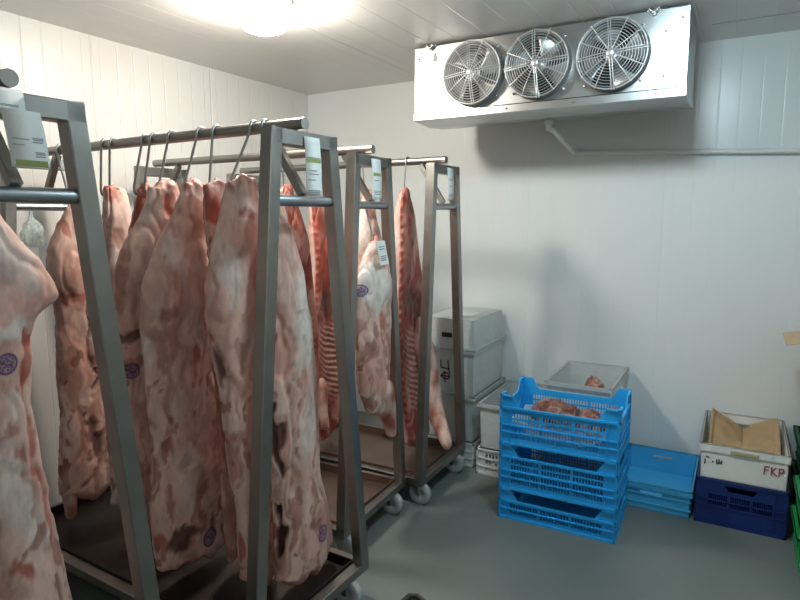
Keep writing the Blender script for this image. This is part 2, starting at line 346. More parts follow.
class MB:
    """Collects shapes and links them as ONE mesh object."""

    def __init__(s):
        s.v = []
        s.f = []
        s.smooth = []

    def add(s, vs, fs, smooth=False):
        o = len(s.v)
        s.v += [tuple(p) for p in vs]
        s.f += [tuple(i + o for i in q) for q in fs]
        s.smooth += [smooth] * len(fs)

    def box(s, x0, x1, y0, y1, z0, z1):
        vs = [(x, y, z) for z in (z0, z1) for y in (y0, y1) for x in (x0, x1)]
        s.add(vs, [(0, 2, 3, 1), (4, 5, 7, 6), (0, 1, 5, 4), (2, 6, 7, 3), (0, 4, 6, 2), (1, 3, 7, 5)])

    def bbox(s, x0, x1, y0, y1, z0, z1, b=.003):
        """box with chamfered vertical and horizontal edges"""
        b = min(b, (x1 - x0) * .4, (y1 - y0) * .4, (z1 - z0) * .4)
        loop = lambda i: [(x0 + i, y0 + b, ), (x0 + b, y0 + i), (x1 - b, y0 + i), (x1 - i, y0 + b), (x1 - i, y1 - b), (x1 - b, y1 - i), (x0 + b, y1 - i), (x0 + i, y1 - b)]
        lv = [(loop(b), z0), (loop(0), z0 + b), (loop(0), z1 - b), (loop(b), z1)]
        vs = [(p[0], p[1], z) for L, z in lv for p in L]
        fs = [tuple(reversed(range(8))), tuple(range(24, 32))]
        for k in range(3):
            for i in range(8):
                j = (i + 1) % 8
                fs.append((k * 8 + i, k * 8 + j, k * 8 + 8 + j, k * 8 + 8 + i))
        s.add(vs, fs)

    def bar(s, p, q, w, h=None, up=(0, 0, 1)):
        """square-section bar from p to q"""
        h = h or w
        p, q = Vector(p), Vector(q)
        d = (q - p).normalized()
        a = d.cross(Vector(up))
        if a.length < 1e-4:
            a = d.cross(Vector((1, 0, 0)))
        a.normalize()
        c = a.cross(d).normalized()
        ch = .12
        prof = [(-1 + ch, -1), (1 - ch, -1), (1, -1 + ch), (1, 1 - ch), (1 - ch, 1), (-1 + ch, 1), (-1, 1 - ch), (-1, -1 + ch)]
        vs = [pt + a * (u * w / 2) + c * (v * h / 2) for pt in (p, q) for u, v in prof]
        fs = [tuple(range(8)), tuple(reversed(range(8, 16)))]
        fs += [(i, 8 + i, 8 + (i + 1) % 8, (i + 1) % 8) for i in range(8)]
        s.add(vs, fs)

    def tube(s, pts, r, n=10, cap=True, closed=False, radii=None):
        pts = [Vector(p) for p in pts]
        k = len(pts)
        vs = []
        ref = None
        for i, p in enumerate(pts):
            if closed:
                d = pts[(i + 1) % k] - pts[i - 1]
            else:
                d = pts[min(i + 1, k - 1)] - pts[max(i - 1, 0)]
            d.normalize()
            if ref is None:
                ref = d.orthogonal().normalized()
            ref = (ref - d * ref.dot(d)).normalized()
            b = d.cross(ref)
            rr = radii[i] if radii else r
            vs += [p + (ref * math.cos(2 * PI * j / n) + b * math.sin(2 * PI * j / n)) * rr for j in range(n)]
        fs = []
        for i in range(k if closed else k - 1):
            i2 = (i + 1) % k
            for j in range(n):
                j2 = (j + 1) % n
                fs.append((i * n + j, i * n + j2, i2 * n + j2, i2 * n + j))
        s.add(vs, fs, True)
        if cap and not closed:
            s.add([vs[j] for j in range(n)], [tuple(reversed(range(n)))])
            s.add([vs[(k - 1) * n + j] for j in range(n)], [tuple(range(n))])

    def lathe(s, prof, c=(0, 0, 0), axis='z', n=32):
        """revolve (radius, height) pairs about an axis through c"""
        vs = []
        for r, h in prof:
            for j in range(n):
                a = 2 * PI * j / n
                x, y = r * math.cos(a), r * math.sin(a)
                p = {'z': (x, y, h), 'y': (x, h, -y), 'x': (h, x, y)}[axis]
                vs.append((p[0] + c[0], p[1] + c[1], p[2] + c[2]))
        fs = []
        for i in range(len(prof) - 1):
            for j in range(n):
                j2 = (j + 1) % n
                fs.append((i * n + j, i * n + j2, i * n + n + j2, i * n + n + j))
        s.add(vs, fs, True)

    def prism(s, poly, axis, a, b):
        """extrude a 2-D polygon along an axis from a to b; poly gives the other two coordinates in order"""
        n = len(poly)

        def pt(u, v, w):
            return {'x': (w, u, v), 'y': (u, w, v), 'z': (u, v, w)}[axis]
        vs = [pt(u, v, a) for u, v in poly] + [pt(u, v, b) for u, v in poly]
        fs = [tuple(range(n)), tuple(reversed(range(n, 2 * n)))]
        fs += [(i, n + i, n + (i + 1) % n, (i + 1) % n) for i in range(n)]
        s.add(vs, fs)

    def taper(s, z0, z1, k, cx=0, cy=0):
        """scale x,y about (cx, cy) from k at z0 to 1 at z1"""
        out = []
        for x, y, z in s.v:
            t = k + (1 - k) * min(1, max(0, (z - z0) / (z1 - z0)))
            out.append((cx + (x - cx) * t, cy + (y - cy) * t, z))
        s.v = out

    def build(s, name, mat, parent=None, loc=None):
        me = bpy.data.meshes.new(name)
        me.from_pydata(s.v, [], s.f)
        me.polygons.foreach_set('use_smooth', s.smooth)
        me.materials.append(MATS[mat])
        me.update()
        import bmesh
        bm = bmesh.new()
        bm.from_mesh(me)
        bmesh.ops.recalc_face_normals(bm, faces=bm.faces)
        bm.to_mesh(me)
        bm.free()
        o = bpy.data.objects.new(name, me)
        COL.objects.link(o)
        if parent:
            o.parent = parent
        if loc:
            o.location = loc
        return o


def tag(o, label, cat, group=None, kind=None):
    o['label'] = label
    o['category'] = cat
    if group:
        o['group'] = group
    if kind:
        o['kind'] = kind
    return o


def thing(name, label, cat, loc=(0, 0, 0), rz=0, group=None):
    o = bpy.data.objects.new(name, None)
    o.empty_display_size = .05
    COL.objects.link(o)
    o.location = loc
    o.rotation_euler = (0, 0, rz)
    return tag(o, label, cat, group)


def structure(name, mb, mat):
    o = mb.build(name, mat)
    o['kind'] = 'structure'
    return o


# ------------------------------------------------------------------ the room
XL, XR, YF, YB, ZC = -3.12, 1.7, -1.9, 3.97, 2.58
T = .1
b = MB(); b.box(XL - T, XR + T, YF - T, YB + T, -T, 0); structure('floor', b, 'floor_epoxy')
b = MB(); b.box(XL - T, XR + T, YF - T, YB + T, ZC, ZC + T); structure('ceiling', b, 'ceiling_panel')
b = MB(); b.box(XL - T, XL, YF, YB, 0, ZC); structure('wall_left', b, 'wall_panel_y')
b = MB(); b.box(XL - T, XR + T, YB, YB + T, 0, ZC); structure('wall_back', b, 'wall_panel_x')
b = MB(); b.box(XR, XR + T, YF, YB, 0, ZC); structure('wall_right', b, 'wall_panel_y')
b = MB(); b.box(XL - T, XR + T, YF - T, YF, 0, ZC); structure('wall_front', b, 'wall_panel_x')
# thin joint strip on the ceiling before the back wall
b = MB(); b.box(-.2, 1.0, 3.615, 3.625, ZC - .003, ZC); structure('trim_1', b, 'joint_grey')


def ceiling_lamp(label, x, y, mat, r=.115):
    t = thing('ceiling_lamp', label, 'lamp', (x, y, ZC))
    m = MB()
    m.lathe([(0, 0), (r * 1.15, 0), (r * 1.15, -.018), (r * .95, -.022), (0, -.022)])
    m.build('lamp_base', 'lamp_housing', t)
    m = MB()
    m.lathe([(r, -.022), (r, -.08), (r * .95, -.10), (r * .78, -.122), (r * .4, -.138), (0, -.142)])
    m.build('diffuser', mat, t)
    return t


ceiling_lamp('glowing white round ceiling lamp above the racks', LX1, LY1, 'lamp_warm')
ceiling_lamp('cool white ceiling lamp in front of the cooling unit', LX2, LY2, 'lamp_cool')
ceiling_lamp('ceiling lamp near the entrance behind the viewer', .75, -.6, 'lamp_rear')

# ------------------------------------------------------------------ cooling unit
EX0, EX1, EY, EZ0, EZ1 = -1.72, -.27, 3.2, 2.2, 2.565
FANS = [-1.344, -.981, -.606]
FZ, FR = 2.383, .164
cool = thing('cooling_unit', 'long stainless cooling unit with three caged fans hung under the ceiling', 'cooling unit', (0, 0, 0))


def plate_with_holes(mb, x0, x1, z0, z1, y, holes, r, n=48):
    """front sheet with round openings: one cell per hole, ring of quads from hole to the cell border"""
    xs = [x0] + [(a + c) / 2 for a, c in zip(holes, holes[1:])] + [x1]
    for k, hx in enumerate(holes):
        a, c = xs[k], xs[k + 1]
        vs, fs = [], []
        for j in range(n):
            t = 2 * PI * j / n
            dx, dz = math.cos(t), math.sin(t)
            vs.append((hx + r * dx, y, FZ + r * dz))
            lim = []
            if dx > 1e-6: lim.append((c - hx) / dx)
            if dx < -1e-6: lim.append((a - hx) / dx)
            if dz > 1e-6: lim.append((z1 - FZ) / dz)
            if dz < -1e-6: lim.append((z0 - FZ) / dz)
            q = min(lim)
            vs.append((hx + q * dx, y, FZ + q * dz))
        for j in range(n):
            j2 = (j + 1) % n
            fs.append((2 * j, 2 * j + 1, 2 * j2 + 1, 2 * j2))
        mb.add(vs, fs)
        for cx in (a, c):       # corner fills
            for cz in (z0, z1):
                t = math.atan2(cz - FZ, cx - hx)
                jj = sorted(range(n), key=lambda j: abs(((2 * PI * j / n - t + PI) % (2 * PI)) - PI))[:2]
                mb.add([vs[2 * jj[0] + 1], vs[2 * jj[1] + 1], (cx, y, cz)], [(0, 1, 2)])


m = MB(); plate_with_holes(m, EX0, EX1, EZ0, EZ1, EY, FANS, FR)
m.build('front_panel', 'cooler_sheet', cool)
m = MB()
m.box(EX0, EX0 + .012, EY + .001, 3.62, EZ0, EZ1)
m.box(EX1 - .012, EX1, EY + .001, 3.62, EZ0, EZ1)
m.box(EX0 + .012, EX1 - .012, EY + .02, 3.62, EZ1 - .012, EZ1)
m.build('side_panel', 'cooler_sheet', cool)
m = MB(); m.box(EX0 + .013, EX1 - .013, 3.45, 3.61, EZ0, EZ1 - .014)
m.build('coil_block', 'cooler_inside', cool)
# drip tray: front lip, bottom sloping to a low line
m = MB()
prof = [(EY - .012, EZ0 - .003), (EY - .012, EZ0 - .04), (EY + .0, EZ0 - .043), (3.40, EZ0 - .055), (3.60, EZ0 - .04), (3.62, EZ0 - .003)]
m.prism(prof, 'x', EX0 - .004, EX1 + .004)
m.build('drip_tray', 'cooler_sheet', cool)
m = MB()
m.box(EX0 + .004, EX1 - .004, EY - .004, EY + .001, EZ0 + .0, EZ0 + .004)
m.build('tray_seam', 'cooler_inside', cool)
for k, fx in enumerate(FANS):
    yg = EY - .055
    # shroud ring standing off the sheet
    sh = MB()
    sh.lathe([(FR + .012, .004), (FR + .006, -.05), (FR, -.055), (FR - .004, -.05), (FR - .004, .12)], (fx, EY, FZ), 'y', 56)
    sh.build('fan_shroud', 'shroud_grey', cool)
    g = MB()
    for q in range(11):
        rr = .035 + (FR + .004 - .035) * q / 10
        bow = -.018 * (1 - (rr / FR) ** 2)
        ring = [(fx + rr * math.cos(2 * PI * j / 44), yg + bow, FZ + rr * math.sin(2 * PI * j / 44)) for j in range(44)]
        g.tube(ring, .0017, 5, closed=True)
    gd = g.build('fan_guard', 'guard_wire', cool)
    sp = MB()
    for q in range(12):
        t = 2 * PI * q / 12 + .09
        for off in ((-.006, .006) if q % 3 == 0 else (0,)):
            ox, oz = -math.sin(t) * off, math.cos(t) * off
            pts = [(fx + ox + math.cos(t) * rr, yg - .003 - .018 * (1 - (rr / FR) ** 2), FZ + oz + math.sin(t) * rr) for rr in (.02, .06, .11, FR + .01)]
            sp.tube(pts, .0024, 5)
    sp.lathe([(0, -.024), (.018, -.024), (.021, -.02), (.02, -.012), (0, -.012)], (fx, yg, FZ), 'y', 20)
    sp.build('spoke', 'guard_wire', gd)
    f = MB()
    f.lathe([(0, .0), (.038, .0), (.042, .012), (.042, .09), (0, .09)], (fx, EY - .02, FZ), 'y', 24)
    fan = f.build('fan', 'fan_blade', cool)
    for q in range(4):
        bl = MB()
        t0 = 2 * PI * q / 4 + [.45, -.55, .2][k]
        vs, fs = [], []
        for i in range(7):
            rr = .038 + (FR - .012 - .038) * i / 6
            half = .36 + .16 * i / 6
            for j in range(7):
                a = t0 + (j / 6 - .5) * 2 * half + .12 * i / 6
                tw = (j / 6 - .5) * -.055
                vs.append((fx + rr * math.cos(a), EY + .03 + tw, FZ + rr * math.sin(a)))
        nb = len(vs)
        vs += [(x, y + .003, z) for x, y, z in vs]
        for i in range(6):
            for j in range(6):
                a0 = i * 7 + j
                fs.append((a0, a0 + 1, a0 + 8, a0 + 7))
                fs.append((nb + a0, nb + a0 + 7, nb + a0 + 8, nb + a0 + 1))
        for i in range(6):
            for c in (0, 6):
                a0 = i * 7 + c
                fs.append((a0, a0 + 7, nb + a0 + 7, nb + a0))
                a1 = c * 7 + i
                fs.append((a1, a1 + 1, nb + a1 + 1, nb + a1))
        bl.add(vs, fs, True)
        bl.build('blade', 'fan_blade', fan)
    for q in range(4):
        t = PI / 4 + q * PI / 2
        cx, cz = fx + (FR + .022) * math.cos(t), FZ + (FR + .02) * math.sin(t)
        s = MB()
        s.lathe([(0, -.012), (.006, -.012), (.007, -.008), (.007, 0)], (cx, EY, cz), 'y', 10)
        s.build('screw', 'steel_bright', cool)
for x, z in ((EX0 + .03, EZ0 + .03), (EX0 + .03, EZ1 - .06), (EX1 - .1, EZ1 - .1), (EX1 - .1, EZ0 + .06), (EX1 - .03, EZ1 - .05), (EX0 + .12, EZ0 - .02), (-1.15, EZ0 - .02), (-.79, EZ0 - .02), (-.4, EZ0 - .02)):
    sc = MB()
    sc.lathe([(0, -.018 if z < EZ0 else -.007), (.005, -.018 if z < EZ0 else -.006), (.006, 0)], (x, EY, z), 'y', 10)
    sc.build('screw', 'steel_bright', cool)
for x in (-1.609, -.425):
    m = MB()
    m.tube([(x, EY + .05, EZ1 - .01), (x, EY + .05, ZC)], .007, 10)
    m.box(x - .03, x + .03, EY - .014, EY + .06, EZ1 - .006, EZ1 + .002)
    br = m.build('hanger_bracket', 'steel_bright', cool)
    w = MB()
    w.lathe([(0, -.03), (.009, -.03), (.011, -.024), (.011, -.012), (0, -.012)], (x, EY - .002, EZ1 - .012), 'y', 8)
    for sx in (-1, 1):
        w.tube([(x, EY - .02, EZ1 - .012), (x + sx * .014, EY - .024, EZ1 - .004), (x + sx * .024, EY - .026, EZ1 + .006)], .005, 8, radii=[.006, .006, .003])
    w.build('wing_nut', 'steel_bright', br)
m = MB(); m.prism([(EX0 + .115, EZ1 - .085), (EX0 + .15, EZ1 - .085), (EX0 + .136, EZ1 - .035), (EX0 + .128, EZ1 - .035)], 'y', EY - .004, EY - .001)
m.build('warning_mark', 'print_grey', cool)

# condensate pipe
pipe = thing('drain_pipe', 'white plastic condensate drain pipe running along the back wall', 'pipe', (-.96, 3.93, 1.99))


def rel(o, pts):
    return [tuple(Vector(p) - o.location) for p in pts]


P0, P1 = (-1.006, 3.50, EZ0 - .05), (-1.006, 3.60, 2.105)
m = MB(); m.tube(rel(pipe, [(-.965, 3.945, 2.003), (.25, 3.945, 1.943), (1.68, 3.945, 1.874)]), .0145, 14)
m.build('wall_run', 'pvc_white', pipe)
m = MB(); m.tube(rel(pipe, [P1, (-.985, 3.78, 2.05), (-.965, 3.945, 2.003)]), .0145, 14)
m.build('sloping_length', 'pvc_white', pipe)
m = MB()
m.tube(rel(pipe, [P0, (P0[0], P0[1] + .01, P0[2] - .05), P1]), .016, 14)
m.tube(rel(pipe, [(-1.006, 3.50, EZ0 - .05), (-1.006, 3.502, EZ0 - .08)]), .022, 14)
m.build('elbow', 'pvc_white', pipe)
for x in (-.90, -.2, .45):
    m = MB()
    zc = 2.003 - .0492 * (x + .965)
    m.tube(rel(pipe, [(x - .012, 3.945, zc), (x + .012, 3.945, zc - .001)]), .0185, 14)
    m.box(*[v - o for v, o in zip((x - .008, x + .008), (pipe.location.x,) * 2)], 3.945 - pipe.location.y, 3.969 - pipe.location.y, zc - .006 - pipe.location.z, zc + .006 - pipe.location.z)
    m.build('pipe_clip', 'pvc_white', pipe)

# ------------------------------------------------------------------ hanging racks
ZTOP, ZRAIL, RR = 1.885, 1.912, .0205


def make_rack(xr, yr, xl, yl, label, yb=.29, tray='tray_steel'):
    """A-frame meat trolley: local x along the rail, origin on the floor at its middle."""
    cx, cy = (xr + xl) / 2, (yr + yl) / 2
    L = math.hypot(xr - xl, yr - yl)
    rz = math.atan2(yr - yl, xr - xl)
    t = thing('hanging_rack', label, 'meat rack', (cx, cy, 0), rz, 'steel A-frame racks')
    h = L / 2
    m = MB(); m.tube([(-h - .02, 0, ZRAIL), (h - .012, 0, ZRAIL)], RR, 18)
    m.build('rail', 'steel', t)
    yt, zb = .143, .16
    for s in (1, -1):
        x = s * (h - .03)
        m = MB(); m.bar((x, -yt - .025, ZTOP - .027), (x, yt + .025, ZTOP - .027), .05, .05, up=(0, 0, 1)); m.build('top_bar', 'steel', t)
        zm = 1.655
        ym = yt + (yb - yt) * (ZTOP - zm) / (ZTOP - zb)
        m = MB(); m.tube([(x, -ym + .01, zm), (x, ym - .01, zm)], .019, 16); m.build('cross_tube', 'steel_mid_tube', t)
        for sy in (-1, 1):
            m = MB(); m.bar((x, sy * yt, ZTOP - .002), (x, sy * yb, zb), .05, .05, up=(1, 0, 0)); m.build('post', 'steel', t)
        m = MB(); m.bar((x - s * .14, 0, ZRAIL - .02), (x, 0, zm + .02), .028, .028); m.build('brace', 'steel', t)
        m = MB(); m.bar((x, -yb - .025, zb - .02), (x, yb + .025, zb - .02), .045, .04); m.build('base_bar', 'steel', t)
    for sy in (-1, 1):
        m = MB(); m.bar((-h + .05, sy * yb, zb - .02), (h - .05, sy * yb, zb - .02), .045, .04); m.build('side_bar', 'steel', t)
    m = MB()
    x0, x1, y0, y1 = -h + .055, h - .055, -yb + .024, yb - .024
    m.box(x0, x1, y0, y1, zb - .034, zb - .030)
    m.box(x0, x0 + .004, y0, y1, zb - .03, zb + .012); m.box(x1 - .004, x1, y0, y1, zb - .03, zb + .012)
    m.box(x0, x1, y0, y0 + .004, zb - .03, zb + .012); m.box(x0, x1, y1 - .004, y1, zb - .03, zb + .012)
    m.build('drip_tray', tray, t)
    for sx in (-1, 1):
        for sy in (-1, 1):
            px, py = sx * (h - .07), sy * (yb - .05)
            m = MB()
            m.box(px - .04, px + .04, py - .035, py + .035, zb - .046, zb - .04)
            for e in (-1, 1):
                m.prism([(px - .022, zb - .046), (px + .022, zb - .046), (px + .035, .055), (px + .015, .05)], 'y', py - .03 + e * .021 - .002, py - .03 + e * .021 + .002)
            c = m.build('caster', 'steel', t)
            m = MB()
            wc = (px + .03, py - .03, .0635)
            m.lathe([(0, -.011), (.02, -.012), (.024, -.017), (.058, -.017), (.0635, -.012), (.0635, .012), (.058, .017), (.024, .017), (.02, .012), (0, .011)], wc, 'y', 28)
            m.build('wheel', 'wheel_grey', c)
    return t, L


R1 = (-1.43, .77, -2.95, .79)
R2 = (-1.283, 1.63, -2.95, 1.67)
R3 = (-1.505, 2.41, -2.95, 2.35)
R4 = (-1.435, 3.06, -2.95, 3.04)
rack1, L1 = make_rack(*R1, 'steel A-frame rack nearest the viewer, cut off by the left edge')
rack2, L2 = make_rack(*R2, 'second steel A-frame rack, loaded with the row of pale carcasses', .31, 'tray_shaded')
rack3, L3 = make_rack(*R3, 'third steel A-frame rack, with tray and caster showing beside the second')
rack4, L4 = make_rack(*R4, 'steel A-frame rack furthest back, in front of the white bins', .285)


def rail_y(R, x):
    return R[1] + (R[3] - R[1]) * (x - R[0]) / (R[2] - R[0])


def rack_label(rack, L, y0, y1, z0, z1, stripes, marks, name='paper_label', dx=0, rot=0):
    """paper label stuck to the rack's end bar, hanging past it"""
    x = L / 2 - .002 + dx
    m = MB()
    n = 10
    vs, fs = [], []
    for i in range(n + 1):
        z = z1 + (z0 - z1) * i / n
        sw = .006 * math.sin(i / n * 2.6)
        for y in (y0, y1):
            vs.append((x + sw, y + rot * (i / n), z))
    k = len(vs)
    vs += [(p[0] - .0012, p[1], p[2]) for p in vs]
    for i in range(n):
        a = 2 * i
        fs += [(a, a + 1, a + 3, a + 2), (k + a, k + a + 2, k + a + 3, k + a + 1), (a, a + 2, k + a + 2, k + a), (a + 1, k + a + 1, k + a + 3, a + 3)]
    fs += [(0, k, k + 1, 1), (2 * n, 2 * n + 1, k + 2 * n + 1, k + 2 * n)]
    m.add(vs, fs, True)
    lab = m.build(name, 'paper', rack)

    def strip(u0, u1, v0, v1, mat, nm):
        """u across, v down, in 0..1"""
        mm = MB()
        q = 4
        V, F = [], []
        for i in range(q + 1):
            v = v0 + (v1 - v0) * i / q
            sw = .006 * math.sin(v * 2.6) + .0007
            for u in (u0, u1):
                V.append((x + sw, y0 + (y1 - y0) * u + rot * v, z1 + (z0 - z1) * v))
        for i in range(q):
            F.append((2 * i, 2 * i + 1, 2 * i + 3, 2 * i + 2))
        mm.add(V, F)
        mm.build(nm, mat, lab)
    for s in stripes:
        strip(*s, 'label_green', 'colour_band')
    for (u0, u1, v) in marks:
        mm = MB()
        v2 = v + .018
        V = []
        for vv in (v, v2):
            sw = .006 * math.sin(vv * 2.6) + .0007
            for u in (u0, u1):
                V.append((x + sw, y0 + (y1 - y0) * u + rot * vv, z1 + (z0 - z1) * vv))
        mm.add(V, [(0, 1, 3, 2)])
        mm.build('print', 'print_grey', lab)
    return lab


rack_label(rack1, L1, -.13, .02, 1.815, 1.887, [(.12, .95, .80, .95)], [(.6, .9, .5), (.62, .9, .54), (.1, .5, .56)])
rack_label(rack1, L1, -.035, .05, 1.715, 1.842, [(.1, .95, .87, .98)], [(.1, .55, .50), (.62, .92, .47), (.65, .92, .50), (.62, .9, .54), (.1, .4, .60), (.65, .9, .72), (.66, .92, .75), (.65, .9, .79)], dx=.008, rot=.012)
rack_label(rack2, L2, -.02, .062, 1.672, 1.868, [(.05, .95, .36, .43)], [(.1, .9, .34), (.2, .7, .56), (.2, .8, .62), (.1, .6, .72), (.1, .9, .90), (.1, .9, .93), (.2, .9, .96)])
rack_label(rack3, L3, -.035, .05, 1.68, 1.868, [(.1, .9, .36, .42)], [(.1, .9, .34), (.2, .7, .52), (.15, .9, .78), (.15, .9, .82), (.2, .85, .86)])
rack_label(rack4, L4, -.01, .068, 1.69, 1.868, [], [(.1, .9, .34), (.15, .9, .38), (.2, .7, .55), (.15, .9, .82), (.15, .85, .86)])

# ------------------------------------------------------------------ carcasses
FAT = np.array((.76, .52, .435)); PINK = np.array((.70, .375, .30)); LEAN = np.array((.33, .115, .08))
RED = np.array((.43, .125, .09)); DARK = np.array((.06, .016, .014)); WHITE = np.array((.78, .69, .63))
TONE = {'m': LEAN, 'r': RED, 'd': DARK, 'w': WHITE, 'p': PINK}


def sstep(a, b_, x):
    t = np.clip((x - a) / (b_ - a), 0, 1)
    return t * t * (3 - 2 * t)


def nz3(P, f, seed):
    fx, fy, fz = f
    return np.array([noise.noise((p[0] * fx + seed, p[1] * fy + seed * .37, p[2] * fz - seed)) for p in P])


def carcass(key, name, label, seed, inner=False, limbs=(), tone=1., group='carcasses hanging on the racks', red=0., nz=230, nt=108):
    d = CARC[key]
    X, t = d['X'], d['t']
    rows = np.array(d['rows'])
    zt, zb = rows[0, 0], rows[-1, 0]
    zq = np.linspace(zt, zb, nz)
    yc = np.interp(-zq, -rows[:, 0], rows[:, 1])
    aw = np.interp(-zq, -rows[:, 0], rows[:, 2])
    k = 5 if key == 'c1' else 13
    ker = np.hanning(k + 2)[1:-1]; ker /= ker.sum()
    yc = np.convolve(np.pad(yc, k // 2, 'edge'), ker, 'valid')
    aw = np.convolve(np.pad(aw, k // 2, 'edge'), ker, 'valid')
    s = (zt - zq)
    endt = np.sqrt(np.clip(1 - ((.03 - s) / .03).clip(0, 1) ** 2, 0, 1))
    e = (zq - zb)
    endb = np.sqrt(np.clip(1 - ((.06 - e) / .06).clip(0, 1) ** 2, 0, 1))
    # ragged bottom
    a = aw * np.maximum(endt, .5) * np.maximum(endb, .25)
    bh = t / 2 * np.minimum(1, (aw / .12)) ** .55 * np.maximum(endt, .45) * np.maximum(endb, .2)
    zf = (zt - zq) / (zt - zb)
    # ham bulge high up, thinner flank in the middle, shoulder low
    bh = bh * (.80 + .28 * np.exp(-((zf - .22) / .13) ** 2) + .2 * np.exp(-((zf - .82) / .14) ** 2))
    th = np.linspace(0, 2 * PI, nt, endpoint=False)
    u, v = np.cos(th), np.sin(th)
    sg = -1 if inner else 1          # +X side is the skin side, or the cut side
    uu = np.sign(u) * np.abs(u) ** .85
    outer = np.where(v * sg > 0, 1, 0)
    vv = np.where(outer == 1, v, np.sign(v) * np.abs(v) ** .7 * .72)
    Y = yc[:, None] + a[:, None] * uu[None, :]
    Z = np.repeat(zq[:, None], nt, 1)
    dX = bh[:, None] * vv[None, :]
    cav = np.exp(-((zf - .55) / .22) ** 2)[:, None] * (1 - np.abs(u) ** 2)[None, :] * (1 - outer)[None, :]
    dX = dX + sg * cav * bh[:, None] * .55
    P = np.stack([X + dX, Y, Z], -1).reshape(-1, 3)
    side = np.repeat(outer[None, :], nz, 0).reshape(-1)
    U = np.repeat(u[None, :], nz, 0).reshape(-1)
    V = np.repeat(v[None, :], nz, 0).reshape(-1)
    ZF = np.repeat(zf[:, None], nt, 1).reshape(-1)
    n1 = nz3(P, (7, 8, 3.6), seed)
    n2 = nz3(P, (17, 19, 8), seed + 11.3)
    n3 = nz3(P, (9, 15, 3.2), seed + 31.7)
    n4 = nz3(P, (45, 48, 24), seed + 5.1)
    Wp = P + .05 * np.stack([n2, nz3(P, (12, 13, 9), seed + 91), n1], 1)      # warped coordinates for ragged edges
    fr = .6 * nz3(Wp, (10, 13, 4.6), seed + 13) + .3 * nz3(Wp, (24, 30, 12), seed + 17) + .18 * n4
    cre = 1 - np.abs(nz3(Wp, (6, 9, 2.2), seed + 23)) * 7           # long folds and seams between muscles
    cre = np.clip(cre, 0, 1)
    col = FAT[None, :] * (1 + .10 * n2[:, None]) * np.array((1, 1, 1))
    pk = sstep(-.25, .5, n1)[:, None] * .55
    col = col * (1 - pk) + PINK * pk
    wh = sstep(.12, .5, nz3(P, (6, 7, 4), seed + 71))[:, None] * .6
    col = col * (1 - wh) + WHITE * wh
    # lean meat showing through gaps in the fat
    isl = .55 * nz3(Wp, (13, 22, 9.5), seed + 53) + .3 * nz3(Wp, (30, 40, 20), seed + 61) + .1 * n4
    lean = sstep(.22, .30, fr) * (.34 + .40 * sstep(.25, .6, ZF))
    lean = np.maximum(lean, sstep(.20, .26, isl) * (.15 + .62 * sstep(.3, .55, ZF)))
    streak = sstep(.2, .34, nz3(Wp, (14, 30, 3.2), seed + 47) + .2 * n4) * .5
    streak = np.maximum(streak * (.4 + .6 * sstep(.2, .6, ZF)), cre * .34)
    lean = np.maximum(lean, streak)
    lean_d = lean.copy()
    disp = .012 * n1 + .005 * n2 - .005 * lean + .0015 * n4 - .006 * cre
    L_ = lean[:, None]
    col = col * (1 - L_) + LEAN * (1 + .3 * n2[:, None]) * L_
    # fine silvery marbling over the lean
    if red:
        rr = (sstep(-.2, .35, n3 + n2 * .4) * red)[:, None]
        col = col * (1 - rr) + RED * (1 + .35 * n4[:, None]) * rr
    # cut side: backbone edge, ribs, flank fat
    ins = (1 - side) * sstep(.05, .4, np.abs(V))
    if True:
        ribz = P[:, 2] * 1.0 + .07 * U - .05 * U * U + .016 * n1 + .006 * n2
        rb = np.clip(.5 + .5 * np.sin(2 * PI * ribz / .037) + .35 * n2, 0, 1)
        zone = sstep(.48, .56, ZF) * (1 - sstep(.80, .87, ZF)) * sstep(-.75, -.5, U) * (1 - sstep(.5, .8, U)) * ins
        ci = np.array((.36, .075, .05)) * (1 + .6 * n2[:, None])
        f1 = (sstep(-.12, .22, fr + .3 * n1))[:, None] * .75
        ci = ci * (1 - f1) + np.array((.62, .33, .27)) * f1
        rib_c = np.array((.56, .31, .25)) * rb[:, None] + np.array((.24, .06, .045)) * (1 - rb[:, None])
        zz = zone[:, None]
        ci = ci * (1 - zz) + rib_c * zz
        dk = (sstep(.33, .40, ZF + .05 * n2) * (1 - sstep(.47, .56, ZF + .05 * n2)) * np.exp(-((U - .1) / .5) ** 2) * ins)[:, None] * .85
        ci = ci * (1 - dk) + DARK * dk
        sp = (1 - sstep(-.92, -.62, U)) * ins
        vert = np.clip(.4 + .4 * np.sin(2 * PI * (P[:, 2] + .02 * n2) / .05) + .6 * n4, 0, 1)
        spc = np.array((.38, .08, .055)) * (.75 + .5 * vert[:, None]) + np.array((.25, .15, .12)) * (vert[:, None] ** 3)
        col = col * (1 - ins[:, None]) + ci * ins[:, None]
        col = col * (1 - sp[:, None]) + spc * sp[:, None]
        disp = disp + zone * (rb - .5) * .007 - dk[:, 0] * .012 + sp * (vert - .5) * .006
    # cut shank end at the top
    tp = ((1 - sstep(.015, .05, ZF + .04 * n2)) * sstep(-.15, .2, n2 + n4))[:, None] * .8
    col = col * (1 - tp) + RED * tp
    low = (sstep(.95, .99, ZF + .02 * n1))[:, None] * .6
    col = col * (1 - low) + RED * .8 * low
    # individual muscles, cuts and fat caps
    xface = (V > .0)
